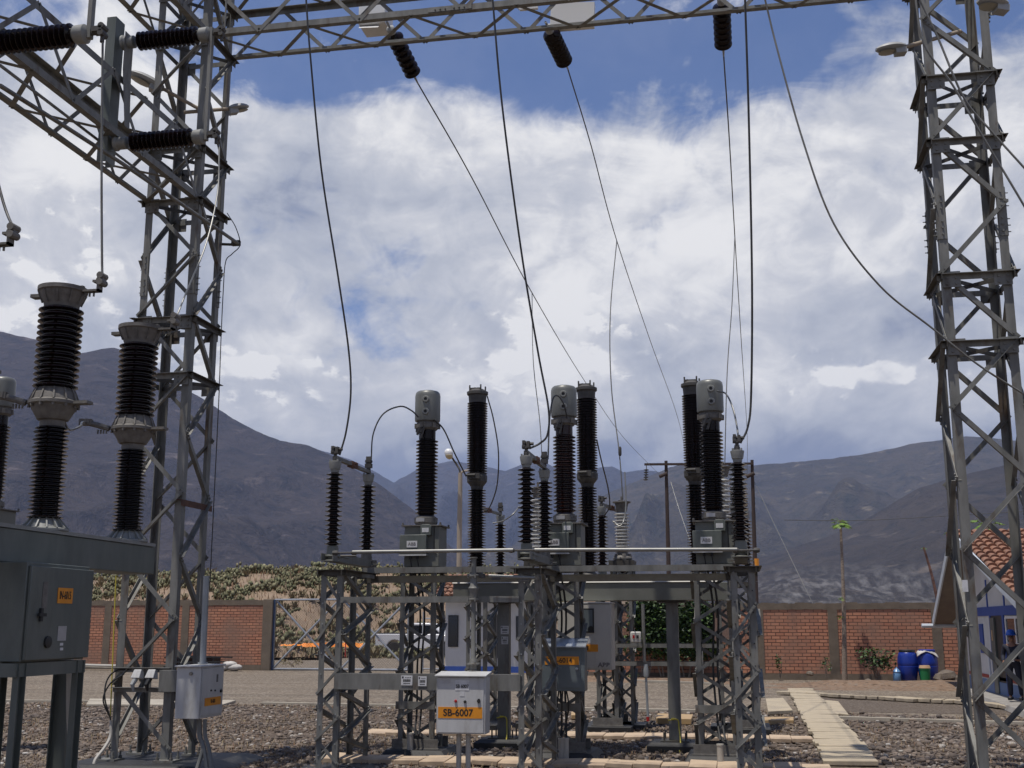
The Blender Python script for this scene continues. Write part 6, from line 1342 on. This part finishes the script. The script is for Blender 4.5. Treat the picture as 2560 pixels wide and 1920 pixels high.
ridge('mountain_spur',[(1480,1530),(1600,1490),(1720,1440),(1800,1420),(1880,1400),(1960,1375),(2060,1345),(2140,1310),(2215,1270),(2300,1218),(2400,1190),(2500,1165),(2560,1150),(2750,1130),(3200,1100)],2300,950,'mountain_spur',2.2,90,pw=1.2)
# ------------------------------------------------------------ haze
def haze(dens,col):
    m=bpy.data.materials.new('haze'); m.use_nodes=True; nt=m.node_tree; nt.nodes.clear(); o=nt.nodes.new('ShaderNodeOutputMaterial'); v=nt.nodes.new('ShaderNodeVolumePrincipled'); v.inputs['Color'].default_value=(*col,1); v.inputs['Density'].default_value=dens; v.inputs['Anisotropy'].default_value=.0
    nt.links.new(v.outputs[0],o.inputs['Volume']); MT['haze']=m
    b=MB(); b.box(-9500,9500,-4500,12500,-20,900); h=b.build('haze','haze'); h['kind']='stuff'; h['label']='thin blue haze between the yard and the mountains'; h['category']='haze'
haze(HAZE,(.45,.57,.9))
# ------------------------------------------------------------ sky
SE,SA=R(75),R(215)     # elevation, azimuth measured clockwise from +Y
sd=V((math.sin(SA)*math.cos(SE),math.cos(SA)*math.cos(SE),math.sin(SE)))
W=bpy.data.worlds.new('World'); SC.world=W; W.use_nodes=True; nt=W.node_tree; n=nt.nodes; l=nt.links
bg=n['Background']; bg.inputs['Strength'].default_value=.1
sk=n.new('ShaderNodeTexSky'); sk.sky_type='NISHITA'; sk.sun_disc=False; sk.sun_elevation=SE; sk.sun_rotation=SA; sk.altitude=1500; sk.air_density=1; sk.dust_density=.6; sk.ozone_density=2.2
tc=n.new('ShaderNodeTexCoord'); sp=n.new('ShaderNodeSeparateXYZ'); l.new(tc.outputs['Generated'],sp.inputs[0])
def val(v,s):
    if isinstance(v,(int,float)): s.default_value=v
    else: l.new(v,s)
def mt(op,a,b=0,c=None,clamp=False):
    x=n.new('ShaderNodeMath'); x.operation=op; x.use_clamp=clamp; val(a,x.inputs[0]); val(b,x.inputs[1])
    if c is not None: val(c,x.inputs[2])
    return x.outputs[0]
def smr(v,a,b,lo=0,hi=1):
    r=n.new('ShaderNodeMapRange'); r.interpolation_type='SMOOTHSTEP'; val(v,r.inputs['Value']); r.inputs['From Min'].default_value=a; r.inputs['From Max'].default_value=b; r.inputs['To Min'].default_value=lo; r.inputs['To Max'].default_value=hi; return r.outputs[0]
def nz(vec,s,d=8,ro=.55,dist=0.):
    t=n.new('ShaderNodeTexNoise'); t.noise_dimensions='2D'; t.inputs['Scale'].default_value=s; t.inputs['Detail'].default_value=d; t.inputs['Roughness'].default_value=ro; t.inputs['Distortion'].default_value=dist; l.new(vec,t.inputs['Vector']); return t.outputs['Fac']
az=mt('MULTIPLY',mt('ARCTAN2',sp.outputs[0],sp.outputs[1]),57.2958); el=mt('MULTIPLY',mt('ARCSINE',sp.outputs[2]),57.2958)
def cvec(sx,sy,ox=0.,shear=0.):
    c=n.new('ShaderNodeCombineXYZ'); l.new(mt('MULTIPLY_ADD',mt('MULTIPLY_ADD',el,shear,az),sx,ox),c.inputs[0]); l.new(mt('MULTIPLY_ADD',el,sy,ox*1.7),c.inputs[1]); return c.outputs[0]
def blob(a0,e0,sa,se,amp):
    u=mt('DIVIDE',mt('SUBTRACT',az,a0),sa); v=mt('DIVIDE',mt('SUBTRACT',el,e0),se); r=mt('ADD',mt('MULTIPLY',u,u),mt('MULTIPLY',v,v)); return mt('MULTIPLY',mt('EXPONENT',mt('MULTIPLY',r,-1)),amp)
n1=nz(cvec(.075,.1,3.1),1.0,6,.6,.5); n2=nz(cvec(.17,.36,9.4,-.5),1.0,6,.62,.5); n3=nz(cvec(.42,.55,1.7),1.0,6,.6,.4)
cov=mt('ADD',mt('MULTIPLY',n1,.85),mt('MULTIPLY',n2,.5))
cov=mt('ADD',cov,smr(el,26.8,21.5,-.2,.28))
for b in ((-15,20.3,8,2.2,-.13),(-21,18,5,3.2,-.17),(-31,28,8,5,.22),(9,25.5,6,3.5,.2),(-9,27,11,3,-.05),(-22,25.4,6,1.6,-.05),(3,23.5,4,2.2,-.08),(-28,14,7,3,.15),(-13,15.5,4,1.2,-.1),(-7,19,3,1,-.1)):
    cov=mt('ADD',cov,blob(*b))
cov=mt('ADD',cov,mt('MULTIPLY_ADD',n3,.22,-.06)); cl=smr(cov,.54,.88)
def billow(sx,sy,o,sc):
    wv=n.new('ShaderNodeVectorMath'); wv.operation='MULTIPLY_ADD'; tn=n.new('ShaderNodeTexNoise'); tn.noise_dimensions='2D'; tn.inputs['Scale'].default_value=1.6; tn.inputs['Detail'].default_value=5; tn.inputs['Roughness'].default_value=.6; v=cvec(sx,sy,o); l.new(v,tn.inputs['Vector']); l.new(tn.outputs['Fac'],wv.inputs[0]); wv.inputs[1].default_value=(1.3,-1.1,0); l.new(v,wv.inputs[2])
    vo=n.new('ShaderNodeTexVoronoi'); vo.voronoi_dimensions='2D'; vo.feature='SMOOTH_F1'; vo.inputs['Scale'].default_value=sc; vo.inputs['Smoothness'].default_value=.5; l.new(wv.outputs[0],vo.inputs['Vector']); return mt('SUBTRACT',.8,vo.outputs['Distance'])
bl1=billow(.16,.24,4.0,1.0); bl2=billow(.5,.8,2.0,1.0)
sh=mt('ADD',mt('MULTIPLY',nz(cvec(.07,.13,5.2),1.0,6,.6,.7),.85),mt('MULTIPLY',n3,.4))
sh=mt('ADD',sh,mt('MULTIPLY_ADD',bl1,.3,-.12))
sh=mt('ADD',sh,smr(el,6.4,10.6,-.36,.07)); sh=mt('ADD',sh,smr(el,14,21,0,.06))
for b in ((-33,17,4,5,.1),(-31,13.8,3,1.4,-.14),(-33,21,4,2,.14),(-4,17.5,6,4,.2),(1,19,5,3,.1),(-24,17,5,3,-.08),(7,14,5,2,-.08),(-21,13.8,6,1.3,.08),(-26,14.5,4,1.2,-.12),(-14.5,13.5,3,1.5,-.06),(8,16,5,4,-.07),(-2,13.2,4,1,-.1)):
    sh=mt('ADD',sh,blob(*b))
shf=smr(sh,.24,1.04)
pm=mt('ADD',mt('ADD',blob(-23.5,11.8,4.0,1.2,.62),blob(-8.6,13.3,4.4,2.2,.6)),mt('ADD',blob(6.5,11.7,4.0,1.0,.62),blob(-33,14.5,4,4,.42)))
pf=smr(mt('ADD',pm,mt('MULTIPLY',bl2,.8)),.6,.9)
shf=mt('ADD',shf,mt('MULTIPLY',pf,.42),clamp=True)
cr=n.new('ShaderNodeValToRGB'); e=cr.color_ramp.elements; e[0].position=0; e[0].color=(2.6,3.0,4.2,1); e[1].position=1; e[1].color=(9.6,9.5,9.4,1)
for p,c in ((.25,(4.5,4.8,5.6)),(.5,(5.5,5.75,6.4)),(.75,(6.9,7.0,7.4))): q=e.new(p); q.color=(*c,1)
l.new(shf,cr.inputs[0])
hs=n.new('ShaderNodeMix'); hs.data_type='RGBA'; hs.blend_type='MULTIPLY'; hs.inputs['Factor'].default_value=1; l.new(sk.outputs[0],hs.inputs['A']); hs.inputs['B'].default_value=(*SKYTINT,1)
mx=n.new('ShaderNodeMix'); mx.data_type='RGBA'; l.new(mt('MAXIMUM',mt('MULTIPLY',cl,.97),.07),mx.inputs['Factor']); l.new(hs.outputs['Result'],mx.inputs['A']); l.new(cr.outputs[0],mx.inputs['B']); l.new(mx.outputs['Result'],bg.inputs['Color'])
W.cycles.sampling_method='NONE'
# ------------------------------------------------------------ sun, camera
S_=bpy.data.lights.new('sun','SUN'); S_.energy=SUN; S_.angle=R(.6); S_.color=(1,.94,.86); so=bpy.data.objects.new('sun',S_); COL.objects.link(so); so.rotation_euler=sd.to_track_quat('Z','Y').to_euler(); so.location=(0,0,60)
c=bpy.data.cameras.new('camera'); c.sensor_width=36; c.lens=FX/2560*36; c.clip_start=.05; c.clip_end=30000; co=bpy.data.objects.new('camera',c); COL.objects.link(co); co.location=(0,0,EYE)
co.matrix_world=Matrix.Translation((0,0,EYE))@Matrix((RT,UP,-FW)).transposed().to_4x4(); SC.camera=co
SC.render.resolution_x=1024; SC.render.resolution_y=768
SC.view_settings.view_transform='Standard'; SC.view_settings.look='None'; SC.view_settings.gamma=1; SC.view_settings.exposure=EXPO
SC.cycles.max_bounces=5; SC.cycles.volume_bounces=0; SC.cycles.use_adaptive_sampling=True
